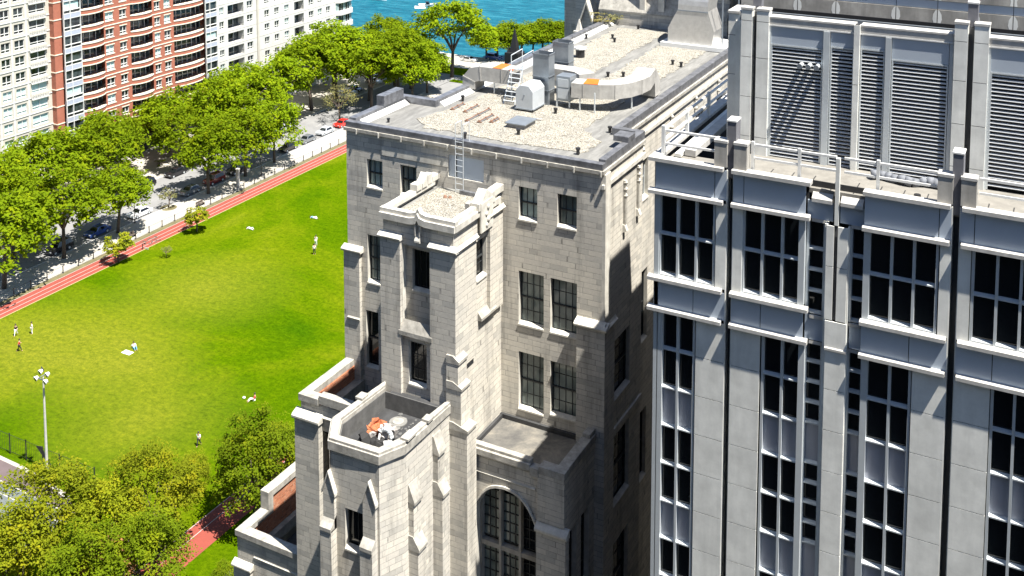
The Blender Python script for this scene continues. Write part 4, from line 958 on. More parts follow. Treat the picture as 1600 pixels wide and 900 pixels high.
w.box(-14.62, -14.55, MY+.03, 62, 0, Z1-.1, 'stonedk'); w.box(-14.55, 14, 62, 62.1, 0, Z1-.1, 'stonedk')  # side wall darkened to cut light bounced into the shaded gap
build_split(w, 'core_wall', lab)
# shadow bands (metal panels) between ledges
w = MB()
for (p, q) in ((Z2, Z1-.12), ):
    panels(w, [(-14.6, -12.22, p, q), (-12.22, -11.75, p, q), (-11.51, -11.1, p, q), (-11.1, -8.80, p, q), (-6.75, -4.25, p, q), (-4.25, -3.85, p, q), (-3.59, -3.12, p, q), (-3.12, FX1, p, q)], 'bluemetal')
build_split(w, 'metal_band', lab); w = MB()
p, q = Z4, Z3-.12
panels(w, [(-14.6, -13.0, p, q), (-13.0, -11.75, p, q), (-11.51, -10.38, p, q), (-10.38, -8.80, p, q), (-6.75, -5.1, p, q), (-5.1, -3.85, p, q), (-3.59, -2.4, p, q), (-2.4, FX1, p, q)], 'bluemetal')
# recessed middle band
build_split(w, 'metal_band', lab)
for c4 in ((-8.79, -7.84, Z2-.15, Z1-.75), (-7.62, -6.76, Z2-.15, Z1-.75), (-8.79, -8.1, Z4-.05, Z3-.30), (-7.2, -6.76, Z4-.05, Z3-.30)):
    w = MB(); panels(w, [c4], 'bluemetal', MY+.2); w.build('metal_panel', lab)
# concrete panels
rows = [Z4-.02-.0, 54.22, 52.64, 51.06, 49.48, 47.90, 46.32, 44.74, 43.16, 41.58, 40.0, 38.42, 36.84, 35.26]
rows = [Z4-.12]+[54.22-1.575*k for k in range(0, 16)]
w = MB()
for k in range(len(rows)-1):
    q, p = rows[k], rows[k+1]
    panels(w, [(-12.88, -11.75, p, q), (-11.51, -10.36, p, q), (-4.97, -3.85, p, q), (-3.59, -2.42, p, q), (FX1-.3, FX1, p, q)], 'conc')
    panels(w, [(-8.0, -7.24, p, q)], 'conc', MY+.0)
panels(w, [(-12.16, -11.75, Z3, Z2-.12), (-11.51, -11.12, Z3, Z2-.12), (-4.20, -3.85, Z3, Z2-.12), (-3.59, -3.18, Z3, Z2-.12)], 'conc')
for a, b in ((-8.06, -7.765), (-7.655, -7.28)):
    panels(w, [(a, b, Z3-.28, 58.85), (a, b, 58.85, Z2-.22)], 'conc', MY+.02)
panels(w, [(-8.03, -7.24, Z4-.1, Z3-.3)], 'conc', MY)
w.box(-7.80, -7.60, MY+.12, MY+.16, Z3-.28, Z2-.2, 'slotshade')
w.box(-8.10, -8.0, MY+.05, MY+.34, 30, Z2-.2, 'conc'); w.box(-7.30, -7.24, MY+.051, MY+.34, 30, Z2-.2, 'conc')
build_split(w, 'concrete_panels', lab)
# ledges
def L(x0, x1, z, proud=.20, h=.13, y=MY, nm='ledge', slope=.05):
    q = MB(); q.extr([(x0, y+.03, z-h-.02), (x0, y-proud, z-h), (x0, y-proud, z), (x0, y+.03, z+slope)], (x1-x0, 0, 0), 'ledge'); return q.build(nm, lab)
for (a, b) in ((-14.82, -11.86), (-11.54, -8.62), (-6.78, -3.89), (-3.52, FX1)):
    L(a, b, Z2); L(a, b, Z3); L(a, b, Z4)
    q = MB(); q.box(a, b, MY-.20, MY+.22, Z1-.14, Z1, 'ledge'); build_split(q, 'coping', lab)
q = MB(); q.extr([(-8.60, MY+.02, Z1-.75), (-8.60, MY+.02, Z1-.62), (-8.60, MY+.30, Z1-.40), (-8.60, MY+.30, Z1-.75)], (.72, 0, 0), 'ledge'); q.extr([(-7.58, MY+.02, Z1-.75), (-7.58, MY+.02, Z1-.62), (-7.58, MY+.30, Z1-.40), (-7.58, MY+.30, Z1-.75)], (.78, 0, 0), 'ledge'); build_split(q, 'coping', lab)
for (a, b) in ((-8.6, -8.12), (-7.2, -6.79)):
    for z in (Z2-.15, Z3-.33, Z4-.08): L(a, b, z, -.12, .06, MY+.1)
L(-8.0, -7.24, Z4-.1, .06, .08)
# ribbon windows: glazing grid with mullions
def ribbon(x_cols, z0, z1, rowsz, spand=(), small=False, y=MY, thick=None, rec=.18, label=None):
    f = MB(); x0, x1 = x_cols[0], x_cols[-1]
    for i, x in enumerate(x_cols):
        tk = .045 if (thick is None or i not in thick) else .11
        f.box(x-tk, x+tk, y-.03 if tk > .1 else y+.0, y+rec+.03, z0, z1, 'alum')
    for z in rowsz:
        for i in range(len(x_cols)-1):
            a, b = x_cols[i], x_cols[i+1]; ta = .045 if (thick is None or i not in thick) else .11; tb = .045 if (thick is None or i+1 not in thick) else .11
            f.extr([(a+ta, y+rec+.02, z-.05), (a+ta, y+.015, z-.05), (a+ta, y+.015, z+.0), (a+ta, y+rec+.02, z+.05)], (b-tb-a-ta, 0, 0), 'alum')
    w = f.build('window', lab)
    g = MB(); g.box(x0, x1, y+rec, y+rec+.03, z0, z1, 'glass'); g.build('pane', w)
    for (p, q) in spand:
        s = MB()
        for i in range(len(x_cols)-1): s.box(x_cols[i]+.04, x_cols[i+1]-.04, y+rec-.012, y+rec-.002, p+.05, q-.05, 'spandrel')
        s.build('spandrel', w)
    return w
zm = 58.86
for cols, th in (([-14.41, -13.67, -12.93, -12.22], None), ([-11.10, -10.38, -9.64, -8.92], (3,)), ([-6.62, -5.78, -5.03, -4.27], (0,)), ([-3.12, -2.36, -1.62, -.88], (3,))):
    ribbon(cols, Z3+.04, Z2-.13, [Z3+.1, zm], y=MY+.03, thick=th)
q = MB(); q.box(-14.60, -14.42, MY+.0, MY+.12, 30, Z2-.13, 'alum'); q.build('corner_mullion', lab)
spz = []
z = 52.645
while z > 34: spz.append((z-1.575, z)); z -= 4.725
rz = [54.22-1.575*k for k in range(0, 16)]
zb_ = rz[-1]
for cols, th in (([-14.34, -13.61, -12.95], (0,)), ([-10.27, -9.55, -8.83], (2,)), ([-6.58, -5.72, -5.03], (0,)), ([-2.36, -1.66, -.95], (2,))):
    ribbon(cols, zb_, Z4-.12, rz, spz, y=MY+.03, thick=th)
# narrow recessed side lights with closer bars
rs = []; z = Z4-.12
top = 52.645+.0
for k in range(0, 6):
    zt_ = 52.645-4.725*k+3.15
    rs += [zt_-.7875*j for j in range(0, 5)]
for (a, b) in ((-8.74, -8.14), (-7.20, -6.70), (-.84, -.3)):
    ribbon([a, b], zb_, Z4-.16, [r_ for r_ in rs if r_ < Z4-.2], spz, y=MY+.22)
    ribbon([a, b], Z3-.28, Z2-.22, [Z3-.2+.80*j for j in range(1, 4)]+[Z3-.22], y=MY+.22)
# roof terrace: slabs, parapet steps, rails, upstands
w = MB(); w.box(-14.4, FX1, MY+.25, 41.1, Z1-.5, Z1-.32, 'ledge2'); w.box(-12.3, FX1, 41.101, 42.6, Z1-.5, Z1-.32, 'ledge2'); w.build('terrace', lab)
w = MB(); w.box(-14.4, -12.0, 41.102, 61.9, 56.0, 56.2, 'darkfelt'); w.box(-12.45, -12.3, 41.102, 61.9, 56.2, Z1-.4, 'slotshade'); w.build('service_well', lab)  # well lined dark to give the black shade of the shaft
w = MB(); w.box(-14.82, -14.4, MY+.222, 62, Z1-.14, Z1, 'ledge'); w.box(-13.9, -13.45, 40.9, 61, Z1-.28, Z1-.02, 'ledge'); w.box(-14.2, -13.95, 40.6, 60, Z1-.28, Z1-.15, 'conc'); build_split(w, 'coping', lab)
w = MB()
for x in (-10.4, -9.6, -8.8, -8.0, -7.2, -6.4, -5.6, -4.8, -2.8, -2.0, -1.2): w.box(x-.02, x+.02, MY+.3, MY+1.55, Z1-.318, Z1-.312, 'joint')
build_split(w, 'paver_joints', lab)
for (cx, d) in ((-11.63, 0), (-3.72, 0)):
    w = MB()
    w.box(cx-.62, cx-.13, MY-.02, MY+.42, Z1+.0, Z1+.92, 'concd'); w.box(cx-.64, cx-.11, MY-.04, MY+.44, Z1+.922, Z1+1.02, 'ledge')
    w.box(cx+.13, cx+.62, MY-.02, MY+.42, Z1+.0, Z1+.92, 'concd'); w.box(cx+.11, cx+.64, MY-.04, MY+.44, Z1+.922, Z1+1.02, 'ledge'); build_split(w, 'upstand', lab)
    w = MB(); zt = ay(1140, 190, MY+.1)[1] if cx < -8 else ay(1497, 241, MY+.1)[1]
    w.box(cx-.17, cx+.17, MY+.10, MY+.66, Z1-.4, zt, 'postmetal'); w.box(cx-.19, cx+.19, MY+.08, MY+.68, zt+.002, zt+.06, 'whitepaint'); w.build('post', lab)
def rail(pts, zs, nm, lbl, r=.042):
    t = thing(nm, lbl, 'railing', (pts[0][0], pts[0][1], Z1-.1))
    o = Vector((pts[0][0], pts[0][1], Z1-.1)); q = MB()
    for z in zs:
        for a, b in zip(pts, pts[1:]): q.box(min(a[0], b[0])-o.x-(r if a[0] == b[0] else 0), max(a[0], b[0])-o.x+(r if a[0] == b[0] else 0), min(a[1], b[1])-o.y-r*(a[1] == b[1]), max(a[1], b[1])-o.y+r*(a[1] == b[1]), z-r, z+r, 'whitepaint')
    q.build('rail', t); return t, o
def posts(t, o, P, h=1.12, r=.055):
    for (x, y) in P: q = MB(); q.box(x-o.x-r, x-o.x+r, y-o.y-r, y-o.y+r, 0, h, 'whitepaint'); q.build('post', t)
t, o = rail([(-14.45, 40.0), (-12.25, 40.0)], (.5, 1.02), 'roof_railing', 'short white roof railing at the front left corner of the terrace'); posts(t, o, [(-14.45, 40.0)], 1.2, .07)
t, o = rail([(-14.45, 40.1), (-14.45, 52)], (.62, 1.05), 'roof_railing', 'white roof railing running back along the terrace edge beside the stone hall'); posts(t, o, [(-14.45, 42.8), (-14.45, 45.65), (-14.45, 49)], 1.15, .06)
t, o = rail([(-10.95, 39.92), (-7.82, 39.92)], (.5, 1.0), 'roof_railing', 'white roof railing between the first dark post and the middle post'); posts(t, o, [(-10.9, 39.92), (-9.16, 39.92)])
t, o = rail([(-7.55, 39.92), (-4.4, 39.92)], (.5, 1.0), 'roof_railing', 'white roof railing between the middle post and the second dark post'); posts(t, o, [(-6.38, 39.92)])
t, o = rail([(-3.05, 39.92), (FX1, 39.92)], (.5, 1.0), 'roof_railing', 'white roof railing at the right edge of the terrace'); posts(t, o, [(-.9, 39.92)])
q = MB(); zt = ay(1308, 247, MY+.1)[1]; q.box(-7.78, -7.64, MY+.04, MY+.19, Z2-.2, zt, 'conc'); q.build('middle_post', lab)
# hose / tarp lying on terrace
t = thing('roof_hose', 'crumpled blue grey tarpaulin roll lying along the foot of the louvres', 'tarpaulin', (-6.9, 41.7, Z1-.32)); q = MB(); pv = None
for i in range(16):
    p = Vector((i*.24, .12*sin(i*.9), .17+.05*sin(i*1.7)))
    if pv: q.tube(pv, p, .17+.03*sin(i*2.1), 'tarpgrey', 8, .17+.03*sin((i+1)*2.1))
    pv = p
q.build('roll', t, smooth=True)
t = thing('roof_drain', 'small black round drain lying on the terrace', 'drain', (ay(1433, 300, 40.4)[0], 40.5, Z1-.32)); q = MB(); q.tube((0, 0, 0), (0, 0, .12), .12, 'dark', 10); q.build('dome', t)
# ---- penthouse with louvres
PY = 42.5; PB, PT = Z1-.4, 67.12
w = MB(); w.box(-20.3, 4, 73, 92, 0, 80, 'concd'); w.build('shade_mass', lab)  # hidden mass added to cast shade on the gothic block behind
w = MB(); w.box(-12.5, 2.2, PY+.32, 46.3, PB, PT-.3, 'conc'); w.build('penthouse_wall', lab)
XP = [(-11.63, ay(1175, 110, PY)[0], ay(1182, 110, PY)[0]), (-3.72, ay(1511, 110, PY)[0], ay(1521, 110, PY)[0])]
def seg_post(x0, x1, z0, z1, y, dpt, js, m='conc'):
    q = MB(); zz = [z0]+[j for j in js if z0 < j < z1]+[z1]
    for a, b in zip(zz, zz[1:]): q.box(x0, x1, y, y+dpt, a+.012, b-.012, m)
    q.box(x0+.02, x1-.02, y+.02, y+dpt, z0, z1, 'joint'); return q
js = [62.3, 63.9, 65.5, 66.95]
xs = lambda px, py=110: ay(px, py, PY)[0]
for (c, a, b), zt, pxs in ((XP[0], ay(1165, 14, PY)[1], (1158, 1201)), (XP[1], ay(1500, 37, PY)[1], (1490, 1544))):
    l, r = ay(pxs[0], 110, PY)[0], ay(pxs[1], 110, PY)[0]
    seg_post(l, a, PB, zt, PY-.12, .45, js).build('pier', lab); seg_post(b, r, PB, zt, PY-.12, .45, js).build('pier', lab)
    q = MB(); q.box(l-.02, a+.02, PY-.14, PY+.35, zt+.002, zt+.09, 'ledge'); q.box(b-.02, r+.02, PY-.14, PY+.35, zt+.002, zt+.09, 'ledge'); build_split(q, 'cap', lab)
    q = MB(); q.box(a+.0, b-.0, PY+.2, PY+.25, PB, zt-.1, 'slotshade'); q.build('slot_back', lab)
    ztp = ay(1181, -30, PY)[1] if c < -8 else ay(1518, 8, PY)[1]
    q = MB(); q.box((a+b)/2-.17, (a+b)/2+.17, PY+.26, PY+.6, PT-.2, ztp, 'postmetal'); q.box((a+b)/2-.19, (a+b)/2+.19, PY+.24, PY+.62, ztp+.002, ztp+.07, 'whitepaint'); q.build('post', lab)
# outer left pier in front of passage
q = seg_post(ay(1139, 60, PY+.5)[0], ay(1157, 60, PY+.5)[0], PB-2, ay(1150, 20, PY+.5)[1], PY+.4, 1.2, [60.2, 62.3, 64.6, 66.2]); q.build('pier', lab)
q = MB(); zz = ay(1150, 20, PY+.5)[1]; q.box(ay(1138, 60, PY+.5)[0], ay(1157, 60, PY+.5)[0], PY+.36, PY+1.7, zz+.002, zz+.1, 'ledge'); build_split(q, 'cap', lab)
# bands: coping and blue metal fascia
q = MB(); ps = [xs(1201), xs(1334), xs(1343), xs(1489), xs(1544), 2.2]
for a, b in ((ps[0], ps[1]), (ps[2], ps[3]), (ps[4], ps[5])):
    q.box(a, b, PY-.035, PY+.5, PT-.28, PT, 'ledge'); q.box(a, b, PY-.055, PY+.5, PT+.002, PT+.07, 'ledge'); q.box(a, b, PY-.05, PY-.036, PT-.30, PT-.25, 'whitepaint')
build_split(q, 'coping', lab)
def lou(px0, px1, ztop_py, shallow=False):
    a, b = xs(px0), xs(px1); zt = ay((px0+px1)/2, ztop_py, PY)[1]
    q = MB(); q.box(a, b, PY+.0, PY+.06, zt+.03, PT-.302, 'bluemetal_lit'); q.build('fascia_panel', lab)
    f = MB(); f.box(a, a+.05, PY-.02, PY+.10, PB+.1, zt+.02, 'alum'); f.box(b-.05, b, PY-.02, PY+.10, PB+.1, zt+.02, 'alum'); f.box(a+.05, b-.05, PY-.02, PY+.10, zt-.04, zt+.02, 'alum')
    lv = f.build('louvre', lab)
    s = MB(); z = zt-.12
    while z > PB+.12:
        s.hexa([(a+.05, PY+.0, z-.012), (b-.05, PY+.0, z-.012), (b-.05, PY+.09, z+.018), (a+.05, PY+.09, z+.018), (a+.05, PY+.0, z+.010), (b-.05, PY+.0, z+.010), (b-.05, PY+.09, z+.040), (a+.05, PY+.09, z+.040)], 'slat'); z -= .1445
    s.build('slats', lv)
    s = MB(); s.box(a, b, PY+.28, PY+.30, PB, zt+.02, 'dark'); s.build('backing', lv)
lou(1204, 1285, 73); lou(1297, 1334, 67+8); lou(1344, 1382, 75+3); lou(1393, 1482, 98); lou(1548, 1640, 118)
q = MB()
for p0, p1 in ((1286, 1296), (1383, 1392)): q.box(xs(p0), xs(p1), PY-.08, PY+.12, PB, PT-.31, 'alum')
q.box(xs(1483), xs(1489), PY-.02, PY+.12, PB, PT-.31, 'alum'); q.box(xs(1201), xs(1204), PY-.02, PY+.12, PB, PT-.31, 'alum'); q.box(xs(1544), xs(1548), PY-.02, PY+.12, PB, PT-.31, 'alum'); build_split(q, 'louvre_mullion', lab)
q = seg_post(xs(1334), xs(1343), PB, ay(1339, 38, PY)[1], PY-.16, .3, [64.9]); q.build('middle_post', lab)
for i, px in enumerate((1250, 1263, 1276)):
    x, z = ay(px, 103+i*1.2, PY-.3); t = thing('wall_pipe', ('left', 'middle', 'right')[i]+' round pipe of three poking out of the louvres', 'pipe', (x, PY-.02, z), 0, 'three pipe ends on the louvres')
    q = MB(); q.tube((0, .2, 0), (0, -.34, 0), .085, 'alum', 12); q.build('barrel', t); q = MB(); q.tube((0, -.341, 0), (0, -.36, 0), .06, 'dark', 10); q.tube((0, -.40, .0), (0, -.341, 0), .105, 'galv', 12, .10); q.build('cowl', t)
# roof of penthouse, dark gutter and higher stained panel wall behind
w = MB(); w.box(-12.4, 2.4, PY+.5, 46.2, PT-.25, PT-.1, 'darkfelt'); w.box(-12.2, 2.4, PY+.9, PY+1.0, PT-.098, PT+.05, 'galv'); w.box(-12.2, 2.4, PY+1.4, PY+1.46, PT-.098, PT+.12, 'dark'); build_split(w, 'roof', lab)
UY = 44.6; zb0 = ay(1250, 27, UY)[1]; jx = [ay(px, 10, UY)[0] for px in (1186, 1246, 1306, 1400, 1465, 1525, 1584, 1650)]
w = MB(); w.box(jx[0]-.75, 2.6, UY+.1, UY+3, PT-.1, 69.6, 'joint')
for r_ in range(2):
    q = zb0+1.14*r_
    for a, b in zip(jx, jx[1:]): w.box(a+.012, b-.012, UY, UY+.09, q+.01, q+.80, 'concd'); w.box(a+.012, b-.012, UY+.05, UY+.09, q+.82, q+1.13, 'bluemetal')
    w.box(jx[0]-.75, jx[0]-.01, UY, UY+.09, q+.01, q+1.1, 'concd')
build_split(w, 'upper_wall', lab)
# pale rounded patches at the joints of the stained panels
w = MB()
for r_ in range(2):
    q = zb0+1.14*r_
    for x in jx[1:-1]:
        for s_ in (-1, 1):
            pts = [(x+s_*.016, UY-.004, q+.02), (x+s_*.13, UY-.004, q+.02), (x+s_*.10, UY-.004, q+.2), (x+s_*.17, UY-.004, q+.42), (x+s_*.15, UY-.004, q+.62), (x+s_*.07, UY-.004, q+.77), (x+s_*.016, UY-.004, q+.79)]
            w = MB(); w.poly(pts, 'conc'); w.build('clean_patch', lab)

# unseen dark tower and street sheet added to cut ambient light on the fronts
vt = thing('shade_tower', 'unseen dark glass tower added behind the camera to shade the front faces', 'building', (0, -5, 0))
w = MB(); w.box(-70, 45, -45, 0, 0, 74.2, 'towerglass'); w.box(-70, 45, -45, 0, 77.6, 96, 'towerglass'); w.box(-69, 44, -44, -1.5, 74.2, 77.6, 'dark'); w.build('facade', vt)
w = MB()
for i in range(24): w.box(-70+i*5-.1, -70+i*5+.1, .002, .25, 0, 96, 'frame')
w.build('fins', vt)
w = MB(); w.box(-72, 60, -4.9, 36, .02, .06, 'darkasph'); struct(w.build('dark_apron'))  # unseen dark sheet added to keep ground bounce low
# ================================================================== GOTHIC BLOCK BEHIND
gb = thing('gothic_block', 'stone block with buttresses and small gable behind the far end of the gravel roof', 'building')
GY = 77.0
def gx(px, py=30, Y=GY): return ay(px, py, Y)[0]
w = MB(); holes = [(gx(975), gx(1003), ZR+2.2, 72), (gx(1012), gx(1030), ZR+2.2, 72), (gx(1044), gx(1056), ZR+1.2, 72)]
wall(w, 'y', GY, gx(943), gx(1140), 0, 78, holes, 'stone', .4, 'stonet'); w.box(gx(943), gx(1140), GY+.5, 100, 0, 78, 'stone')
w.build('wall', gb)
for h in holes: window(gb, 'y', GY, h, .4, 2, 8, False, 'glass')
w = MB(); zc = ZR+.8
w.box(gx(940), gx(1140), GY-.55, GY-.002, 40, zc, 'stone'); w.extr([(gx(940), GY-.6, zc), (gx(940), GY-.6, zc+.12), (gx(940), GY, zc+1.3), (gx(940), GY, zc)], (gx(1140)-gx(940), 0, 0), 'stonew')
for a, b in ((1003, 1011), (1032, 1041)): w.box(gx(a), gx(b), GY-.5, GY-.003, zc, 78, 'stonet')
build_split(w, 'plinth', gb)
w = MB(); w.box(gx(882, 30, 80), gx(912, 30, 80), 80, 96, 0, 80, 'darkstone' if 'darkstone' in M else 'stone'); w.box(gx(912, 30, 80), gx(943), 78.4, 96, 0, 80, 'stone'); build_split(w, 'tower_wall', gb)
w = MB(); a, b = gx(904, 40, 76.9), gx(930, 40, 76.9); zt = ay(918, 6, 76.9)[1]; zl = ay(918, 40, 76.9)[1]
w.extr([(a, 76.9, 40), (b, 76.9, 40), (b, 76.9, zl-.4), ((a+b)/2, 76.9, zt), (a, 76.9, zl-.4)], (0, 1.3, 0), 'stone')
w.extr([(b+.15, 76.7, zl-.65), (b+.15, 76.7, zl-.35), ((a+b)/2, 76.7, zt+.3), ((a+b)/2, 76.7, zt)], (0, 1.5, 0), 'stonet'); w.extr([(a-.15, 76.7, zl-.65), (a-.15, 76.7, zl-.35), ((a+b)/2, 76.7, zt+.3), ((a+b)/2, 76.7, zt)], (0, 1.5, 0), 'stonet')
build_split(w, 'gable', gb)
t = thing('stone_finial', 'small pale stone finial in front of the dark gable wall', 'finial', (gx(905, 40, 75.5), 75.5, ay(905, 42, 75.5)[1]-1)); q = MB(); q.box(-.2, .2, -.2, .2, -1.5, .7, 'stonet'); q.tube((0, 0, .7), (0, 0, 1.6), .3, 'stonet', 4, .04); q.box(-.35, .35, -.35, .35, .6, .72, 'stonet'); q.build('shaft', t)
tree('sap2', gx(947, 34, 75.6), 75.6, .55, 'pale straggly shrub growing at the back left corner of the gravel roof', None, 'rooftop_shrub', ZR-.4, 'shrub', .5)

# ================================================================== APARTMENT BLOCKS
XB = -176.0
def Y_(px, py, X=XB): return ax(px, py, X)[0]
def Zf(px, py, X=XB): return ax(px, py, X)[1]
FH = 3.415; Z0 = 76-(76-28.64)*(176/204.5)     # floor line
def farwin_mesh(wd, h, sill, fmat, blinds='glassapt'):
    f = MB(); X = lambda d: d
    # local: y along facade, x outwards, z up; recessed glass
    f.box(-.30, -.26, 0, wd, 0, h, blinds)
    e = .09; f.box(-.26, -.14, 0, e, 0, h, fmat); f.box(-.26, -.14, wd-e, wd, 0, h, fmat); f.box(-.26, -.14, e, wd-e, h-.08, h, fmat); f.box(-.26, -.14, e, wd-e, 0, .1, fmat)
    f.box(-.26, -.12, e, wd-e, h*.27, h*.27+.12, fmat); f.box(-.26, -.13, wd/2-.07, wd/2+.07, .1, h-.08, fmat)
    if sill: f.box(-.1, .08, -.12, wd+.12, -.16, -.002, 'band'); f.box(-.0, .06, -.12, wd+.12, h+.002, h+.16, 'band')
    return f
def mesh_only(mb, name):
    o = mb.build(name); me = o.data; bpy.data.objects.remove(o); return me
# --- brick block
bk = thing('brick_apartments', 'red brick apartment block with pale bands and bowed dark balconies behind the street trees', 'building')
yb0 = Y_(82.5, 5); yb1 = Y_(338, 50)
floors = [Z0+FH*k for k in range(-8, 6)]        # band heights
cols_b = [(Y_(165, 95), Y_(180, 90)), (Y_(187, 88), Y_(200, 85)), (Y_(241, 70), Y_(252, 68)), (Y_(256, 65), Y_(268, 63))]
bays = [(Y_(125, 100), Y_(164, 95)), (Y_(205, 80), Y_(239, 72)), (Y_(272, 60), Y_(318, 50))]
glassb = [(Y_(98, 100), Y_(125, 100)), (Y_(318, 50), Y_(336, 50))]
hol = []
WH = 1.75
for z in floors:
    for a, b in cols_b: hol.append((a+.25, b-.15, z+.95, z+.95+WH))
w = MB(); segs = [(yb0, glassb[0][0]), (bays[0][1], bays[1][0]), (bays[1][1], bays[2][0]), (glassb[1][1], yb1)]
for a, b in segs: wall(w, 'x', XB, a, b, 0, 62, [h for h in hol if a <= h[0] < b], 'brickapt', .3)
w.poly([(XB, yb0, 0), (XB-25, yb0, 0), (XB-25, yb0, 62), (XB, yb0, 62)], 'brickapt'); w.box(XB-25, XB-2.4, yb0+.05, yb1, 0, 62, 'brickapt')
w.build('wall', bk)
w = MB()
for z in floors:
    for a, b in segs: w.box(XB, XB+.08, a-.04, b+.02, z-.09, z+.09, 'band')
    w.box(XB-3, XB+.08, yb0-.08, yb0-.002, z-.09, z+.09, 'band')
build_split(w, 'string_course', bk)
wm = {}
rn = random.Random(12)
for k, (a, b) in enumerate(cols_b):
    wd = b-a-.40
    for g in ('glassapt', 'glassblue'): wm[(k, g)] = mesh_only(farwin_mesh(wd, WH, True, 'whitepaint', g), 'window')
for z in floors:
    for k, (a, b) in enumerate(cols_b):
        part('window', wm[(k, 'glassblue' if rn.random() < .22 else 'glassapt')], bk, (XB, a+.25, z+.95))
def bay_mesh(wd, bow, glass_first):
    q = MB(); n = 8; P = []
    for i in range(n+1):
        t = i/n; P.append((bow*(1-(2*t-1)**2)**.8+.0, wd*t))
    for i in range(n):
        (x0, y0), (x1, y1) = P[i], P[i+1]
        q.hexa([(-.2, y0, .09), (x0, y0, .09), (x1, y1, .09), (-.2, y1, .09), (-.2, y0, .86), (x0, y0, .86), (x1, y1, .86), (-.2, y1, .86)], 'brickapt')
        for z in (-.09, .861): q.hexa([(-.2, y0, z), (x0+.10, y0, z), (x1+.10, y1, z), (-.2, y1, z), (-.2, y0, z+.178), (x0+.10, y0, z+.178), (x1+.10, y1, z+.178), (-.2, y1, z+.178)], 'band')
        q.hexa([(x0-.03, y0, 1.04), (x0, y0, 1.04), (x1, y1, 1.04), (x1-.03, y1, 1.04), (x0-.03, y0, 1.75), (x0, y0, 1.75), (x1, y1, 1.75), (x1-.03, y1, 1.75)], 'dark') if i % 1 == 0 and False else None
        q.tube((x0-.02, y0, 1.85), (x1-.02, y1, 1.85), .035, 'dark', 4); q.tube((x0-.02, y0, 1.5), (x1-.02, y1, 1.5), .02, 'dark', 4)
        q.tube((x0-.02, y0, 1.04), (x0-.02, y0, 1.85), .03, 'dark', 4)
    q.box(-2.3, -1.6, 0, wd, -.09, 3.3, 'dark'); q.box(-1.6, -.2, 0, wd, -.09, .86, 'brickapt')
    m_ = max(3, int(wd/1.3))
    for i in range(m_): 
        y = wd*(i+.5)/m_; q.box(-1.598, -1.52, y-.06, y+.06, .86, 3.3, 'whitepaint' if i % 2 else 'alum'); q.box(-1.597, -1.55, y+.12, y+wd/m_-.2, 1.0, 3.1, 'glassapt')
    return q
def glass_mesh(wd):
    q = MB(); q.box(-.25, -.12, 0, wd, .86, 3.33, 'glassapt'); q.box(-.25, .12, 0, wd, -.09, .86, 'baysp')
    for y in (.0, wd*.38, wd-.12): q.box(-.11, .16, y, y+.12, -.09, 3.33, 'whitepaint')
    for z in (-.09, .86, 1.55): q.box(-.115, .14, .12, wd-.12, z, z+.12, 'whitepaint')
    return q
bmesh_ = [mesh_only(bay_mesh(b-a, 1.0, 0), 'balcony') for a, b in bays]
gmesh_ = [mesh_only(glass_mesh(b-a), 'bay_window') for a, b in glassb]
def gm_blue(wd):
    q = glass_mesh(wd); q.box(-.118, -.10, .2, wd*.9, 1.7, 3.1, 'glassblue'); return q
gmb = [mesh_only(gm_blue(b-a), 'bay_window') for a, b in glassb]
for i, z in enumerate(floors):
    for k, (a, b) in enumerate(bays): part('balcony', bmesh_[k], bk, (XB, a, z))
    for k, (a, b) in enumerate(glassb): part('bay_window', (gmb if (i*3+k*2) % 5 == 1 else gmesh_)[k], bk, (XB+.6, a, z))
w = MB(); w.box(XB-6, XB+.5, yb0+2, yb1, 0.2, 3.3, 'dark'); w.build('shopfront', bk)
# --- white block to the right
wk = thing('white_apartments', 'off white apartment tower with paired dark windows and round corner balconies beside the lake', 'building')
yw0, yw1 = yb1+.02, Y_(549, 20)
wc = [(343, 350, 40), (386, 395, 30), (413.5, 421, 36), (429, 436, 32), (444.5, 451.5, 28), (482.5, 490, 20), (496.5, 503, 15), (509.5, 516, 10)]
wc = [(Y_(a, y), Y_(b, y)) for a, b, y in wc]
wb = [(Y_(356, 35), Y_(381, 30)), (Y_(460, 25), Y_(475, 25))]; wcn = (Y_(524.5, 10), Y_(550, 10))
zwf = Zf(415, 16); FW = (Zf(415, 16)-Zf(415, 100.5))/4
fl = [zwf+FW*k for k in range(-10, 5)]
fl = [z for z in fl if z > 1.5]
hol = [(a, b, z-1.75, z) for z in fl for a, b in wc]+[(a, b, z-2.3, z+.1) for z in fl for a, b in wb]
w = MB(); wall(w, 'x', XB, yw0, wcn[0], 0, 62, hol, 'white', .35)
w.box(XB-24, XB-2.0, yw0, yw1-.3, 0, 62, 'white'); w.box(XB-24, XB-.5, yw1-.3, yw1, 0, 62, 'white')
w.build('wall', wk)
w = MB(); 
for z in fl: w.box(XB, XB+.035, yw0, wcn[0], z+.62, z+.70, 'tan')
w.box(XB, XB+.30, Y_(401, 40), Y_(403.5, 40), 0, 62, 'tan'); build_split(w, 'string_course', wk)
wmm = [[mesh_only(farwin_mesh(b-a, 1.75, False, 'whitepaint', g), 'window') for g in ('glassapt', 'glassteal')] for a, b in wc]
cnt = 0
for z in sorted(fl, key=lambda z: abs(z-18)):
    for k, (a, b) in enumerate(wc): part('window', wmm[k][rn.random() < .2], wk, (XB, a, z-1.75)); cnt += 1
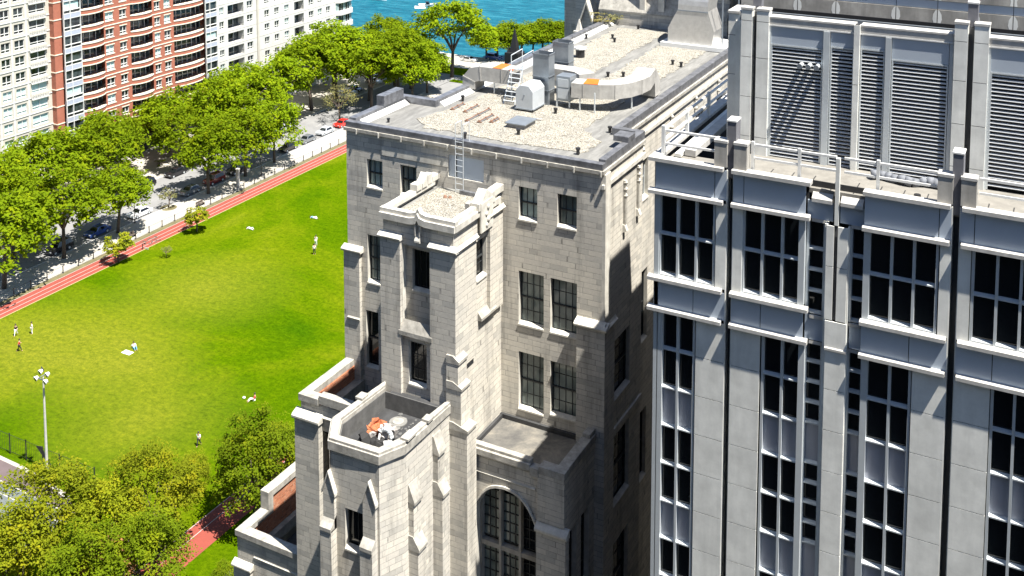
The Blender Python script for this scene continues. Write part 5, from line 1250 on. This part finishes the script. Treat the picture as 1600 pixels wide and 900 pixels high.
def loggia(wd, h=2.4):
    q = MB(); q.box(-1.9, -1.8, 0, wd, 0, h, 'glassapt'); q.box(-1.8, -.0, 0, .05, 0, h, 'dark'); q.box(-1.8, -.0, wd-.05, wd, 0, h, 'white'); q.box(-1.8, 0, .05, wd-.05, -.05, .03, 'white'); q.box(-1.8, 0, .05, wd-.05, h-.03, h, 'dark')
    q.box(-.06, -.02, .05, wd-.05, .95, 1.02, 'dark'); n = int(wd/.25)
    for i in range(n): q.box(-.05, -.03, .05+i*.25, .08+i*.25, .03, .95, 'dark')
    for i in range(2): y = wd*(i+1)/3; q.box(-1.8, -1.74, y-.06, y+.06, 0, h, 'alum')
    return q
lg = [mesh_only(loggia(b-a), 'balcony') for a, b in wb]
for z in fl:
    for k, (a, b) in enumerate(wb): part('balcony', lg[k], wk, (XB, a, z-2.3))
def corner_balc(wd):
    q = MB(); n = 8; P = [(1.1*(1-(2*i/n-1)**4)**.5 if 0 < i < n else 0, wd*i/n) for i in range(n+1)]
    for i in range(n):
        (x0, y0), (x1, y1) = P[i], P[i+1]
        q.hexa([(-.5, y0, -.2), (x0, y0, -.2), (x1, y1, -.2), (-.5, y1, -.2), (-.5, y0, .95), (x0, y0, .95), (x1, y1, .95), (-.5, y1, .95)], 'white')
        q.hexa([(x0*.55-.3, y0, .95), (x0*.55-.2, y0, .95), (x1*.55-.2, y1, .95), (x1*.55-.3, y1, .95), (x0*.55-.3, y0, 2.95), (x0*.55-.2, y0, 2.95), (x1*.55-.2, y1, 2.95), (x1*.55-.3, y1, 2.95)], 'glassapt' if i % 3 else 'glassteal')
        q.tube((x0*.55-.2, y0, .95), (x0*.55-.2, y0, 2.95), .05, 'alum', 4)
    return q
cb_ = mesh_only(corner_balc(wcn[1]-wcn[0]), 'balcony')
zc0 = Zf(525, 40)
for k in range(-6, 9):
    z = zc0+FW*k
    if z > -1: part('balcony', cb_, wk, (XB, wcn[0], z-.5))
w = MB(); w.box(XB-2, XB-.6, wcn[0], wcn[1]-.3, 0, 62, 'dark'); w.build('corner_core', wk)
# --- tan block at far left
tk = thing('tan_apartments', 'pale tan apartment block with square paired windows at the top left edge', 'building'); XT = XB-1.2
yt0, yt1 = 110, Y_(80, 60, XT)-.05
tcols = [(Y_(-10, 60, XT), Y_(3, 60, XT)), (Y_(4, 60, XT)+.4, Y_(16, 60, XT)), (Y_(21.5, 60, XT), Y_(38, 60, XT))]
tcols = [(Y_(-22, 60, XT), Y_(-6, 60, XT)), (Y_(0, 60, XT), Y_(16, 60, XT)), (Y_(21.5, 60, XT), Y_(38.5, 60, XT))]; tb = (Y_(45, 60, XT), Y_(72, 60, XT))
zt0 = Zf(60, 30, XT); FT = (Zf(60, 5, XT)-Zf(60, 80, XT))/3
ft = [zt0+FT*k for k in range(-8, 7)]
hol = []; tw_ = []
for k, z in zip(range(-8, 7), ft):
    if z < 3: continue
    for c in tcols: hol.append((c[0]+.1, c[1]-.1, z-2.0, z-.1)); tw_.append((hol[-1], k))
    hol.append((tb[0]+.2, tb[1]-.1, z-1.75 if k > -5 else z-2.0, z-.05)); tw_.append((hol[-1], k))
w = MB(); wall(w, 'x', XT, yt0, yt1, 0, 62, hol, 'tan', .45); w.box(XT-24, XT-1.8, yt0, yt1, 0, 62, 'tan'); w.poly([(XT, yt0, 0), (XT-24, yt0, 0), (XT-24, yt0, 62), (XT, yt0, 62)], 'tan'); w.build('wall', tk)
w = MB()
for z in ft:
    if z > 3: w.box(XT, XT+.10, yt0, yt1, z+.45, z+.6, 'white'); 
for c in tcols+[tb]: w.box(XT, XT+.06, c[0]-.75, c[0]-.35, 0, 62, 'white')
build_split(w, 'string_course', tk)
mc = {}
for (h, k) in tw_:
    blue = k <= -4; key = (round(h[1]-h[0], 2), round(h[3]-h[2], 2), blue)
    if key not in mc: mc[key] = mesh_only(farwin_mesh(h[1]-h[0], h[3]-h[2], False, 'whitepaint', 'glassblue' if blue else 'glassapt'), 'window')
    part('window', mc[key], tk, (XT, h[0], h[2]))
q_ = MB(); n = 10; wd = tb[1]-tb[0]
q_.box(-.1, .35, 0, wd, -.25, -.05, 'white'); q_.box(.22, .30, 0, wd, .78, .88, 'white')
for i in range(n+1): q_.box(.22, .29, wd*i/n-.05, wd*i/n+.05 if i < n else wd, -.05, .78, 'white')
qm = mesh_only(q_, 'balcony')
for k, z in zip(range(-8, 7), ft):
    if k > -5 and z > 3: part('balcony', qm, tk, (XT, tb[0], z-2.75))

# ================================================================== STREET THINGS
def gpt(px, py): return az(px, py, 0)
T = 'trees along the park street'
sp = [ # x, y, scale, label
 (-145.7, 152.9, 1.0, 'leafy street tree whose dark trunk stands just left of the pale concrete post'),
 (-145.0, 108.0, 1.12, 'big leafy street tree at the left edge of the picture, nearest of its row'),
 (-146.0, 120.0, 1.05, 'big leafy street tree second from the left edge'),
 (-146.3, 131.5, .86, 'leafy street tree beside the black street lamp'),
 (-146.0, 163.5, .98, 'leafy street tree overhanging the shaded track edge'),
 (-146.2, 172.5, .92, 'leafy street tree before the gap with parked cars'),
 (-162.5, 118.0, 1.05, 'leafy tree across the street below the tan apartment block'),
 (-162.8, 130.5, 1.05, 'leafy tree across the street left of the brick pier'),
 (-162.0, 143.0, 1.0, 'leafy tree across the street below the left glass bay'),
 (-160.9, 161.0, .82, 'leafy tree with thin trunk by the dark shopfront'),
 (-162.5, 172.0, 1.05, 'leafy tree across the street below the middle balconies'),
 (-162.5, 183.0, 1.06, 'leafy tree across the street below the right brick balconies'),
 (-162.5, 194.0, 1.06, 'leafy tree across the street below the white tower windows'),
 (-162.5, 205.5, 1.15, 'tall leafy tree across the street in front of the white tower'),
 (-163.5, 216.5, 1.2, 'tall leafy tree in front of the round corner balconies'),
 (-158.0, 176.0, .85, 'leafy tree standing at the far kerb near the silver car'),
 (-169.5, 136.0, .9, 'leafy tree close to the tan apartment wall'), (-170, 151, .9, 'leafy tree close to the brick wall under the glass bay'),
 (-170, 167, .9, 'leafy tree close to the brick wall between the balconies'), (-170, 188, .95, 'leafy tree close to the brick wall by the white tower'),
 (-170, 224, 1.0, 'leafy tree at the lake end of the white tower'), (-150.5, 213.0, 1.0, 'rounded tree just left of the stone hall roof corner'),
 (-152.0, 226.0, 1.0, 'rounded tree behind the one at the roof corner'), (-148.5, 222.0, 1.12, 'tree with low branches beside the lake road'),
 (-158, 234, 1.0, 'rounded tree near the promenade left of the forked tree'), (-143, 219.5, .92, 'tree leaning over the lake road left of the forked trunk'),
 (-148.9, 247.6, 1.32, 'tall forked tree standing alone against the lake'),
 (-153.0, 116, 1.0, 'leafy tree leaning over the street behind the left edge tree'), (-152.5, 233.0, .9, 'low tree in front of the forked tree by the lake road'), (-155.5, 219.0, .95, 'tree in the middle of the cluster behind the roof corner'), (-146.5, 231.5, .8, 'small tree just left of the forked trunk'), (-166, 243, 1.0, 'tree beside the pale promenade at the foot of the white tower')]
for i, (x, y, s, l) in enumerate(sp): tree('s%d' % (i % 5), x, y, s*(1.12 if x > -155 and y < 200 else 1.2 if y < 205 else 1.3), l, T)
for i, px in enumerate((760, 778, 797, 815, 832, 848, 862, 876, 890)):
    x, y = gpt(px, 92-i*1.2); tree('s%d' % (i % 5), x, y, 1.02+.05*((i*7) % 3), ('first', 'second', 'third', 'fourth', 'fifth', 'sixth', 'seventh', 'eighth', 'last')[i]+' tree in the row between the forked lake tree and dark gothic wall', 'trees along the lake road', 'lakeside_tree', 0, 'tree', .72)
tree('sap', -136.9, 123.0, 1.08, 'small yellow green sapling on the track edge, nearer of the two', 'yellow green saplings by the track', 'sapling')
tree('sap', -134.7, 138.3, 1.0, 'small yellow green sapling on the track edge, farther of the two', 'yellow green saplings by the track', 'sapling')
tree('sap2', -147.1, 144.1, .8, 'thin pale young tree in a round bed on the pavement', None, 'sapling')
tree('sap2', -131.5, 128.1, .42, 'tiny bare staked sapling on the lawn', None, 'sapling')
tree('pale', -151.2, 201.5, .95, 'sparse pale tree beside the red car', None, 'street_tree')
t = thing('tree_bed', 'round brown tree bed on the pavement', 'tree bed', (-147.1, 144.1, .06)); q = MB(); q.tube((0, 0, 0), (0, 0, .02), 1.5, 'lawnpath', 14); q.build('soil', t)
# foreground trees bottom left
FG = 'trees in the bottom left corner'
for (k, px, py, zz, s, l) in (('y0', 235, 745, 8, 1.0, 'tall yellow green tree rising in front of the lawn at bottom left'), ('y1', 70, 820, 7, 1.15, 'yellow green tree at the left edge covering the court corner'),
   ('y0', 20, 880, 6, 1.0, 'yellow green tree in the bottom left corner'), ('y1', 160, 830, 6, .9, 'yellow green tree between the corner tree and the dry bush'),
   ('d0', 222, 858, 6, .88, 'green tree at the bottom hiding the near track'), ('d1', 400, 745, 5, 1.05, 'dark green tree against the low brick parapet'),
   ('d0', 435, 715, 4, .72, 'dark green tree behind the left wing of the stone hall'), ('d1', 130, 905, 6, .95, 'green tree cut by the bottom edge near the dry bush'),
   ('d0', 352, 900, 2, .38, 'small dark tree beside the low wing at the bottom'), ('y0', 300, 735, 3, .55, 'small yellow green tree between the two big ones')):
    x, y = az(px, py, zz); tree(k, x, y, s*(1 if zz > 3 else .8), l, FG, 'park_tree')
x, y = az(168, 858, 7.5); tree('dry', x, y, 1.9, 'dry orange brown bush among the green trees at bottom left', None, 'dry_bush', 0, 'bush', 1.45)
x, y = az(280, 812, 0); tree('bush', x-1.5, y+.5, .9, 'low dark bush at the end of the near track', None, 'bush', 0, 'bush')
# hedge in front of far pavement
for i in range(9):
    x, y = -165.5, 150+i*5.2
    tree('bush', x, y, .9, ('first', 'second', 'third', 'fourth', 'fifth', 'sixth', 'seventh', 'eighth', 'ninth')[i]+' shrub from the left in the bed by the shopfront', 'shrubs in the shopfront bed', 'shrub', 0, 'shrub', .5)

# cars
def car_proto(cm, suv=False):
    t = thing('parked_car', 'x', 'car'); L_, W_ = 4.5, 1.8; h1 = .85 if not suv else 1.0; h2 = 1.42 if not suv else 1.75
    side = [(-2.25, .35), (-2.22, .75), (-1.95, h1), (-.95, h1+.05), (-.35, h2), (1.15 if not suv else 1.8, h2), (1.75 if not suv else 2.1, h1+.05), (2.2, h1), (2.25, .4), (1.9, .28), (-1.9, .28)]
    def loop(scx, zt): return side
    q = MB(); P = side; n = len(P)
    def wid(z): return W_/2 if z <= h1+.06 else W_/2-.22*(z-h1)/(h2-h1)
    i0 = len(q.v)
    A = [(wid(z), y, z) for y, z in P]; B = [(-wid(z), y, z) for y, z in P]
    q.v += A+B; k = q.mi(cm)
    for j in range(n): a = (j+1) % n; q.f.append((j, a, n+a, n+j)); q.m.append(k)
    q.f.append(tuple(range(n))); q.m.append(k); q.f.append(tuple(n+j for j in reversed(range(n)))); q.m.append(k)
    q.build('body', t, bevel=.05)
    g = MB(); e = .012
    ys, ye = -.95, (1.75 if not suv else 2.1); w0, w1 = wid(h1+.05)+e, wid(h2)+e
    for s in (1, -1):
        g.poly([(s*w0*.985, ys+.28, h1+.10), (s*w0*.985, ye-.25, h1+.10), (s*(w1+.02), (1.05 if not suv else 1.7), h2-.07), (s*(w1+.02), -.28, h2-.07)], 'glass')
    g.poly([(-w0*.9, -.97, h1+.09), (w0*.9, -.97, h1+.09), (w1*.9, -.41, h2-.04), (-w1*.9, -.41, h2-.04)], 'glass')
    g.poly([(-w0*.9, ye+.02, h1+.09), (w0*.9, ye+.02, h1+.09), (w1*.9, (1.20 if not suv else 1.84), h2-.06), (-w1*.9, (1.20 if not suv else 1.84), h2-.06)], 'glass')
    g.build('windows', t)
    for x in (-.82, .82):
        for y in (-1.4, 1.38):
            wl = MB(); wl.tube((x-.1, y, .32), (x+.1, y, .32), .32, 'rubber', 14); ww = wl.build('wheel', t)
            rm = MB(); s = 1 if x > 0 else -1; rm.tube((x+s*.09, y, .32), (x+s*.112, y, .32), .2, 'alum', 10); rm.build('rim', ww)
    for x in (-.62, .62):
        h = MB(); h.box(x-.2, x+.2, -2.275, -2.2, .62, .76, 'alum'); h.build('headlight', t); h = MB(); h.box(x-.18, x+.18, 2.2, 2.265, .66, .80, 'cloth_r'); h.build('tail_light', t)
    return t
protos = {}
def car(c, x, y, rz, lb, suv=False):
    key = (c, suv)
    if key not in protos: protos[key] = t = car_proto(CP[c], suv)
    else: t = copy_tree(protos[key])
    t.location = (x, y, .012); t.rotation_euler = (0, 0, rz); tag(t, lb, 'car', 'cars parked along the park street'); return t
car('red', -149.0, 199.3, 0, 'bright red car at the near kerb next to the stone hall corner')
car('silver', -148.9, 192.9, 0, 'silver car parked just left of the bright red car')
car('grey', -148.9, 186.4, 0, 'dark grey car parked two places left of the red car')
car('black', -148.9, 180.2, 0, 'black car half hidden by foliage, three places left of the red car')
car('grey', -149.0, 151.5, 0, 'grey car under the tree beside the dark trunk')
car('maroon', -149.0, 158.0, 0, 'dark red car behind the big dark trunk', True)
car('black', -149.0, 164.3, 0, 'black car right of the dark red one', True)
car('black', -158.6, 157.5, 0, 'black car at the far kerb under the trees')
car('black', -158.8, 149.5, 0, 'black van like car at the far kerb left of the other black car', True)
car('white', -158.7, 171, 0, 'white car at the far kerb')
car('silver', -158.6, 190, 0, 'silver car at the far kerb below the white tower')
car('white', -149, 139, 0, 'white car left of the street lamp', False)
car('blue', -149.0, 129.5, 0, 'blue car in deep tree shade left of the street lamp', False)
car('black', -149.0, 121.5, 0, 'black car in deep tree shade near the left edge', True)
car('grey', -158.6, 212, .3, 'grey car on the street near the lake road')
car('blue', gpt(772, 93)[0], gpt(772, 93)[1], R(90), 'dark blue truck like car on the lake road behind the forked tree', True)
car('white', gpt(733, 96)[0], gpt(733, 96)[1], R(90), 'white car on the lake road behind the forked trunk')
car('grey', gpt(759, 106)[0], gpt(759, 106)[1], R(90), 'dark car at the near side of the lake road above the duct')
car('white', gpt(690, 92)[0], gpt(690, 92)[1], R(90), 'white car on the lake road left of the forked tree', True)
for i in range(6):
    car(('white', 'silver', 'black', 'white', 'silver', 'grey')[i], -163.5-i*0.2, 219+i*2.7 if i < 3 else 224+i*3, R(90), ('white', 'silver', 'black', 'second white', 'second silver', 'grey')[i]+' car in the small sunny car park left of the roof corner')
# fences
def fence(name, lb, pts, h, cat='fence', mesh=True, pw=.05):
    t = thing(name, lb, cat, (pts[0][0], pts[0][1], 0)); ox, oy = pts[0]
    for (x, y) in pts: q = MB(); q.box(x-ox-pw, x-ox+pw, y-oy-pw, y-oy+pw, 0, h, 'dark'); q.build('post', t)
    q = MB()
    for (a, b) in zip(pts, pts[1:]):
        for z in (h*.12, h*.93): q.tube((a[0]-ox, a[1]-oy, z), (b[0]-ox, b[1]-oy, z), .02, 'dark', 4)
        if mesh:
            d = Vector((b[0]-a[0], b[1]-a[1])); n = max(1, int(d.length/.3))
            for i in range(n): p = Vector(a)+d*i/n; q.box(p.x-ox-.008, p.x-ox+.008, p.y-oy-.008, p.y-oy+.008, h*.12, h*.93, 'dark')
    q.build('rails', t); return t
fence('park_fence', 'low black railing fence between the red track and the street pavement', [(-141.5, 92+3.0*i) for i in range(38)], 1.25, 'fence', False, .055)
fp = [gpt(px, py) for px, py in ((-30, 703), (-5, 709), (17, 717), (38, 733), (60, 741), (84, 751), (108, 756))]
fence('chain_fence', 'tall thin black fence along the court beside the floodlight mast', [(-113+2.75*i, 79.9-.0*i) for i in range(8)], 2.5, 'fence', True, .05)
# floodlight mast
lx, ly = gpt(74, 745); t = thing('floodlight_mast', 'tall pale floodlight mast with four lamp heads beside the court', 'floodlight', (lx, ly, 0))
q = MB(); q.tube((0, 0, 0), (0, 0, 11.6), .17, 'ledge', 10, .09); q.build('mast', t)
q = MB(); q.box(-.8, .8, -.04, .04, 11.2, 11.3, 'galv'); q.box(-.04, .04, -.6, .6, 11.75, 11.83, 'galv'); q.build('crossarm', t)
for (x, y, z) in ((-.75, -.1, 11.5), (.75, -.1, 11.5), (-.55, .35, 12.1), (.6, .3, 12.1)):
    q = MB(); q.tube((x, y, z), (x-.05, y-.35, z-.12), .16, 'whitepaint', 10, .30); q.tube((x-.05, y-.351, z-.12), (x-.055, y-.37, z-.125), .28, 'glass', 10); q.build('lamp_head', t)
t = thing('leaning_strip', 'dark narrow slanted strip leaning in the fence beside the floodlight mast', 'windscreen', (lx-.5, 79.9, 0)); q = MB(); q.hexa([(-.1, 0, .3), (.35, 0, .2), (.35, .05, .2), (-.1, .05, .3), (-2.4, 0, 2.2), (-1.6, 0, 2.45), (-1.6, .05, 2.45), (-2.4, .05, 2.2)], 'dark'); q.build('cloth', t)  # dark slanted strip rising leftwards from the mast foot
def street_lamp(x, y, lb, h=4.3):
    t = thing('street_lamp', lb, 'street lamp', (x, y, .06), 0, 'black street lamps'); q = MB(); q.tube((0, 0, 0), (0, 0, .6), .16, 'dark', 8, .09); q.tube((0, 0, .6), (0, 0, h), .07, 'dark', 8, .05); q.build('post', t)
    q = MB(); q.blob((0, 0, h+.25), .26, 'dark', 8, 6, 1, 1, 1.2); q.build('lantern', t); return t
street_lamp(-147.0, 136.0, 'black street lamp on the pavement in front of the empty stretch of road', 5.2); street_lamp(-143.4, 165.2, 'black street lamp under the trees by the shaded track')
t = thing('notice_post', 'pale concrete post standing by the shaded track', 'post', (-143.6, 158.7, .06)); q = MB(); q.box(-.25, .25, -.25, .25, 0, 3.2, 'ledge'); q.build('shaft', t); q = MB(); q.box(-.3, .3, -.3, .3, 3.2, 3.4, 'stonet'); build_split(q, 'cap', t)
def bench(x, y, rz, lb):
    t = thing('park_bench', lb, 'bench', (x, y, .06), rz, 'park benches by the fence')
    q = MB(); q.box(-.25, .25, -.9, .9, .42, .47, 'bark'); q.build('seat', t); q = MB(); q.box(-.30, -.25, -.9, .9, .5, .9, 'bark'); q.build('backrest', t)
    for y in (-.8, .8): q = MB(); q.box(-.25, .25, y-.04, y+.04, 0, .42, 'dark'); q.build('leg', t)
bench(-142.6, 147.5, 0, 'dark bench beside the fence near the far sapling'); bench(-142.6, 131, 0, 'dark bench beside the fence near the near sapling')
# hurdle on the track
t = thing('track_sign', 'small dark stand with pale board at the track edge', 'stand', (-137.3, 128.5, .02)); q = MB(); q.box(-.05, .05, -.05, .05, 0, 1.0, 'dark'); q.build('post', t); q = MB(); q.box(0, .9, .35, .39, 0, .3, 'whitepaint'); q.build('board', t)
o = MB(); rn = random.Random(8)
for i in range(46): 
    x, y = rn.uniform(-139.8, -137.5), rn.uniform(130, 133.5); a = rn.uniform(0, 6); s = rn.uniform(.08, .3); o.prism([(x+s*cos(a+k*1.26), y+s*.7*sin(a+k*1.26)) for k in range(5)], .0246, .032, 'bark')
o = o.build('track_dirt'); o['kind'] = 'stuff'; o['label'] = 'brown scattered dirt on the red track between the saplings'; o['category'] = 'dirt'

# people: one continuous skinned body, clothes as slightly larger shells
def skin_obj(name, verts, edges, rad, mat, parent, root=0):
    me = bpy.data.meshes.new(name); me.from_pydata(verts, edges, []); me.update(); me.materials.append(M[mat])
    o = bpy.data.objects.new(name, me); COL.objects.link(o); o.parent = parent
    md = o.modifiers.new('skin', 'SKIN'); o.modifiers.new('sub', 'SUBSURF').levels = 1; o.modifiers['sub'].render_levels = 1
    for i, r in enumerate(rad):
        v = me.skin_vertices[0].data[i]; v.radius = (r, r) if not isinstance(r, tuple) else r; v.use_root = (i == root)
    return o
POSE = {
 'stand': dict(pel=(0, 0, .92), che=(0, 0, 1.32), nec=(0, 0, 1.5), hea=(0, -.01, 1.64), sh=.19, el=((-.27, .02, 1.14), (.27, .02, 1.14)), ha=((-.28, -.06, .88), (.28, -.06, .88)), kn=((-.11, -.02, .48), (.12, -.02, .48)), an=((-.13, .03, .08), (.15, .03, .08)), to=((-.14, -.14, .04), (.17, -.14, .04))),
 'walk': dict(pel=(0, 0, .91), che=(0, -.03, 1.31), nec=(0, -.05, 1.49), hea=(0, -.08, 1.63), sh=.19, el=((-.26, .15, 1.16), (.26, -.12, 1.15)), ha=((-.24, .18, .92), (.22, -.32, 1.02)), kn=((-.1, -.2, .52), (.1, .05, .48)), an=((-.1, -.28, .1), (.1, .36, .14)), to=((-.1, -.44, .06), (.1, .28, .03))),
 'sit': dict(pel=(0, .1, .12), che=(0, .22, .50), nec=(0, .24, .68), hea=(0, .20, .82), sh=.19, el=((-.28, .36, .38), (.28, .0, .38)), ha=((-.3, .45, .05), (.2, -.25, .3)), kn=((-.14, -.35, .34), (.14, -.35, .40)), an=((-.16, -.62, .06), (.1, -.62, .06)), to=((-.17, -.78, .05), (.11, -.78, .06))),
 'lie': dict(pel=(0, 0, .12), che=(0, .42, .14), nec=(0, .60, .14), hea=(0, .76, .14), sh=.19, el=((-.38, .5, .08), (.40, .6, .08)), ha=((-.5, .3, .06), (.3, .84, .06)), kn=((-.14, -.42, .14), (.16, -.38, .32)), an=((-.17, -.85, .08), (.18, -.62, .06)), to=((-.2, -.95, .14), (.2, -.76, .06)))}
def person(x, y, rz, pose, shirt, trs, lb, z=.01):
    p = POSE[pose]; t = thing('person', lb, 'person', (x, y, z), rz, 'people on the lawn')
    V = [p['pel'], p['che'], p['nec'], p['hea'], (p['hea'][0], p['hea'][1], p['hea'][2]+.09)]; E = [(0, 1), (1, 2), (2, 3), (3, 4)]; Rr = [(.14, .11), (.15, .11), .06, .095, .08]
    for s in (0, 1):
        sg = -1 if s == 0 else 1; c = p['che']
        n = len(V); V += [(c[0]+sg*p['sh'], c[1]+.0, c[2]+.08), p['el'][s], p['ha'][s], (p['pel'][0]+sg*.1, p['pel'][1], p['pel'][2]-.04 if pose in ('stand', 'walk') else p['pel'][2]), p['kn'][s], p['an'][s], p['to'][s]]
        Rr += [.06, .045, .035, .09, .06, .045, .035]; E += [(1, n), (n, n+1), (n+1, n+2), (0, n+3), (n+3, n+4), (n+4, n+5), (n+5, n+6)]
    skin_obj('body', V, E, Rr, 'skin', t)
    def sub(ix, ed, gr, nm, mt):
        mp = {a: i for i, a in enumerate(ix)}
        skin_obj(nm, [V[i] for i in ix], [(mp[a], mp[b]) for a, b in ed], [tuple(q*gr for q in Rr[i]) if isinstance(Rr[i], tuple) else Rr[i]*gr for i in ix], mt, t)
    sub([0, 1, 5, 6, 12, 13], [(0, 1), (1, 5), (5, 6), (1, 12), (12, 13)], 1.16, 'shirt', shirt)
    sub([0, 8, 9, 15, 16, 10, 17], [(0, 8), (8, 9), (0, 15), (15, 16), (9, 10), (16, 17)], 1.2, 'trousers', trs)
    q = MB(); h = p['hea']; q.blob((h[0], h[1]+.03, h[2]+.07), .115, 'hair', 8, 6, 1, 1.05, .9); q.build('hair', t)
    for sx in (-.035, .035): q = MB(); q.blob((h[0]+sx, h[1]-.09, h[2]+.02), .014, 'dark', 5, 4); q.build('eye', t)
    return t
person(-130.7, 98.9, .5, 'walk', 'cloth_k', 'cloth_w', 'walking person in black top and white shorts, leftmost on the lawn')
person(-129.2, 100.3, -.4, 'stand', 'cloth_w', 'cloth_w', 'standing person all in white near the left edge of the lawn')
person(-126.6, 96.2, 2.5, 'walk', 'cloth_r', 'cloth_k', 'walking person in reddish top below the two others at left')
person(-113.3, 104.0, 1.2, 'sit', 'cloth_w', 'cloth_b', 'person in white top and blue trousers sitting on the lawn')
person(-127.3, 143.5, 1.5, 'lie', 'cloth_w', 'cloth_w', 'person in white lying on the lawn near the far sapling')
person(-120.6, 152.6, 1.6, 'lie', 'cloth_b', 'cloth_w', 'person in pale blue lying on the lawn nearest the stone hall')
person(-112.9, 143.3, .2, 'stand', 'cloth_w', 'cloth_w', 'upper one of two people standing near the stone hall, in pale clothes')
person(-110.9, 140.3, .6, 'stand', 'cloth_w', 'cloth_k', 'lower one of two people standing near the stone hall, in white top and black trousers')
person(-90.3, 101.6, -.6, 'sit', 'cloth_r', 'cloth_w', 'person in red top sitting on the near lawn')
person(-89.4, 91.2, .3, 'walk', 'cloth_w', 'cloth_k', 'walking person in white top and black trousers on the near lawn')
t = thing('white_ball', 'small white bag lying left of the person in red top', 'bag', (-91.6, 101.4, .01)); q = MB(); q.blob((0, 0, .14), .18, 'cloth_w', 8, 6, 1.2, 1, .8); q.build('bag_body', t)
t = thing('picnic_blanket', 'pale blanket under the sitting person in blue trousers', 'blanket', (-113.3, 103.6, .012)); q = MB(); q.box(-.8, .7, -1.2, -.35, 0, .03, 'cloth_w'); q.build('cloth', t)
t = thing('dog', 'small black dog lying near the left edge of the lawn', 'dog', (az(67, 580, 0)[0], az(67, 580, 0)[1], .01), 1.2)
skin_obj('body', [(0, 0, .2), (0, .35, .24), (0, .5, .38), (0, .66, .36), (.1, .3, .05), (-.1, .3, .05), (.12, -.1, .05), (-.12, -.1, .05), (0, -.35, .2)], [(0, 1), (1, 2), (2, 3), (1, 4), (1, 5), (0, 6), (0, 7), (0, 8)], [.12, .12, .07, .05, .035, .035, .045, .045, .02], 'cloth_k', t)
# boats and wakes
def boat(px, py, s, rz, lb):
    x, y = az(px, py, -1.6); t = thing('motor_boat', lb, 'boat', (x, y, -1.6), rz, 'white boats on the lake'); t.scale = (s, s, s)
    q = MB(); n = 9; A = []; B = []
    for i in range(n+1):
        u = -1+2*i/n; wd = 1.3*(1-max(0, u)**2.2); A.append((u*4, wd, 1.1+.5*max(0, u)**2)); B.append((u*3.8, wd*.7, 0))
    for i in range(n):
        for sg in (1, -1):
            q.poly([(B[i][0], sg*B[i][1], 0), (B[i+1][0], sg*B[i+1][1], 0), (A[i+1][0], sg*A[i+1][1], A[i+1][2]), (A[i][0], sg*A[i][1], A[i][2])], 'whitepaint')
        q.poly([(A[i][0], -A[i][1], A[i][2]-.2), (A[i+1][0], -A[i+1][1], A[i+1][2]-.2), (A[i+1][0], A[i+1][1], A[i+1][2]-.2), (A[i][0], A[i][1], A[i][2]-.2)], 'whitepaint')
    q.poly([(B[0][0], -B[0][1], 0), (B[0][0], B[0][1], 0), (A[0][0], A[0][1], 1.1), (A[0][0], -A[0][1], 1.1)], 'whitepaint'); q.build('hull', t)
    q = MB(); q.hexa([(-.8, -.8, .9), (1.2, -.8, .9), (1.2, .8, .9), (-.8, .8, .9), (-.6, -.7, 2.0), (.5, -.7, 2.0), (.5, .7, 2.0), (-.6, .7, 2.0)], 'glass'); q.build('cabin', t)
    q = MB(); q.box(-1, .7, -.85, .85, 2.0, 2.12, 'dark'); build_split(q, 'roof', t); return t
boat(668, 10, .8, R(28), 'white motor boat with a wake near the top centre'); boat(591, 0, .9, R(10), 'white boat at the top edge beside the white tower')
x, y = az(652, 11, -1.6); q = MB(); P_ = [az(648, 9, -1.58), az(664, 10.5, -1.58), az(666, 13, -1.58), az(648, 13.5, -1.58)]
q.poly([(a, b, -1.57) for a, b in P_], 'whitepaint'); o = q.build('boat_wake'); o['kind'] = 'stuff'; o['label'] = 'white foam wake behind the motor boat'; o['category'] = 'wake'
x, y = az(713, 22, -1.6); t = thing('buoy', 'thin white buoy pole on the lake above the forked tree', 'buoy', (x, y, -1.6)); q = MB(); q.tube((0, 0, 0), (0, 0, 3.4), .18, 'whitepaint', 6, .1); q.build('pole', t); q = MB(); q.tube((0, 0, 0), (0, 0, .7), .6, 'whitepaint', 10); q.build('float', t)
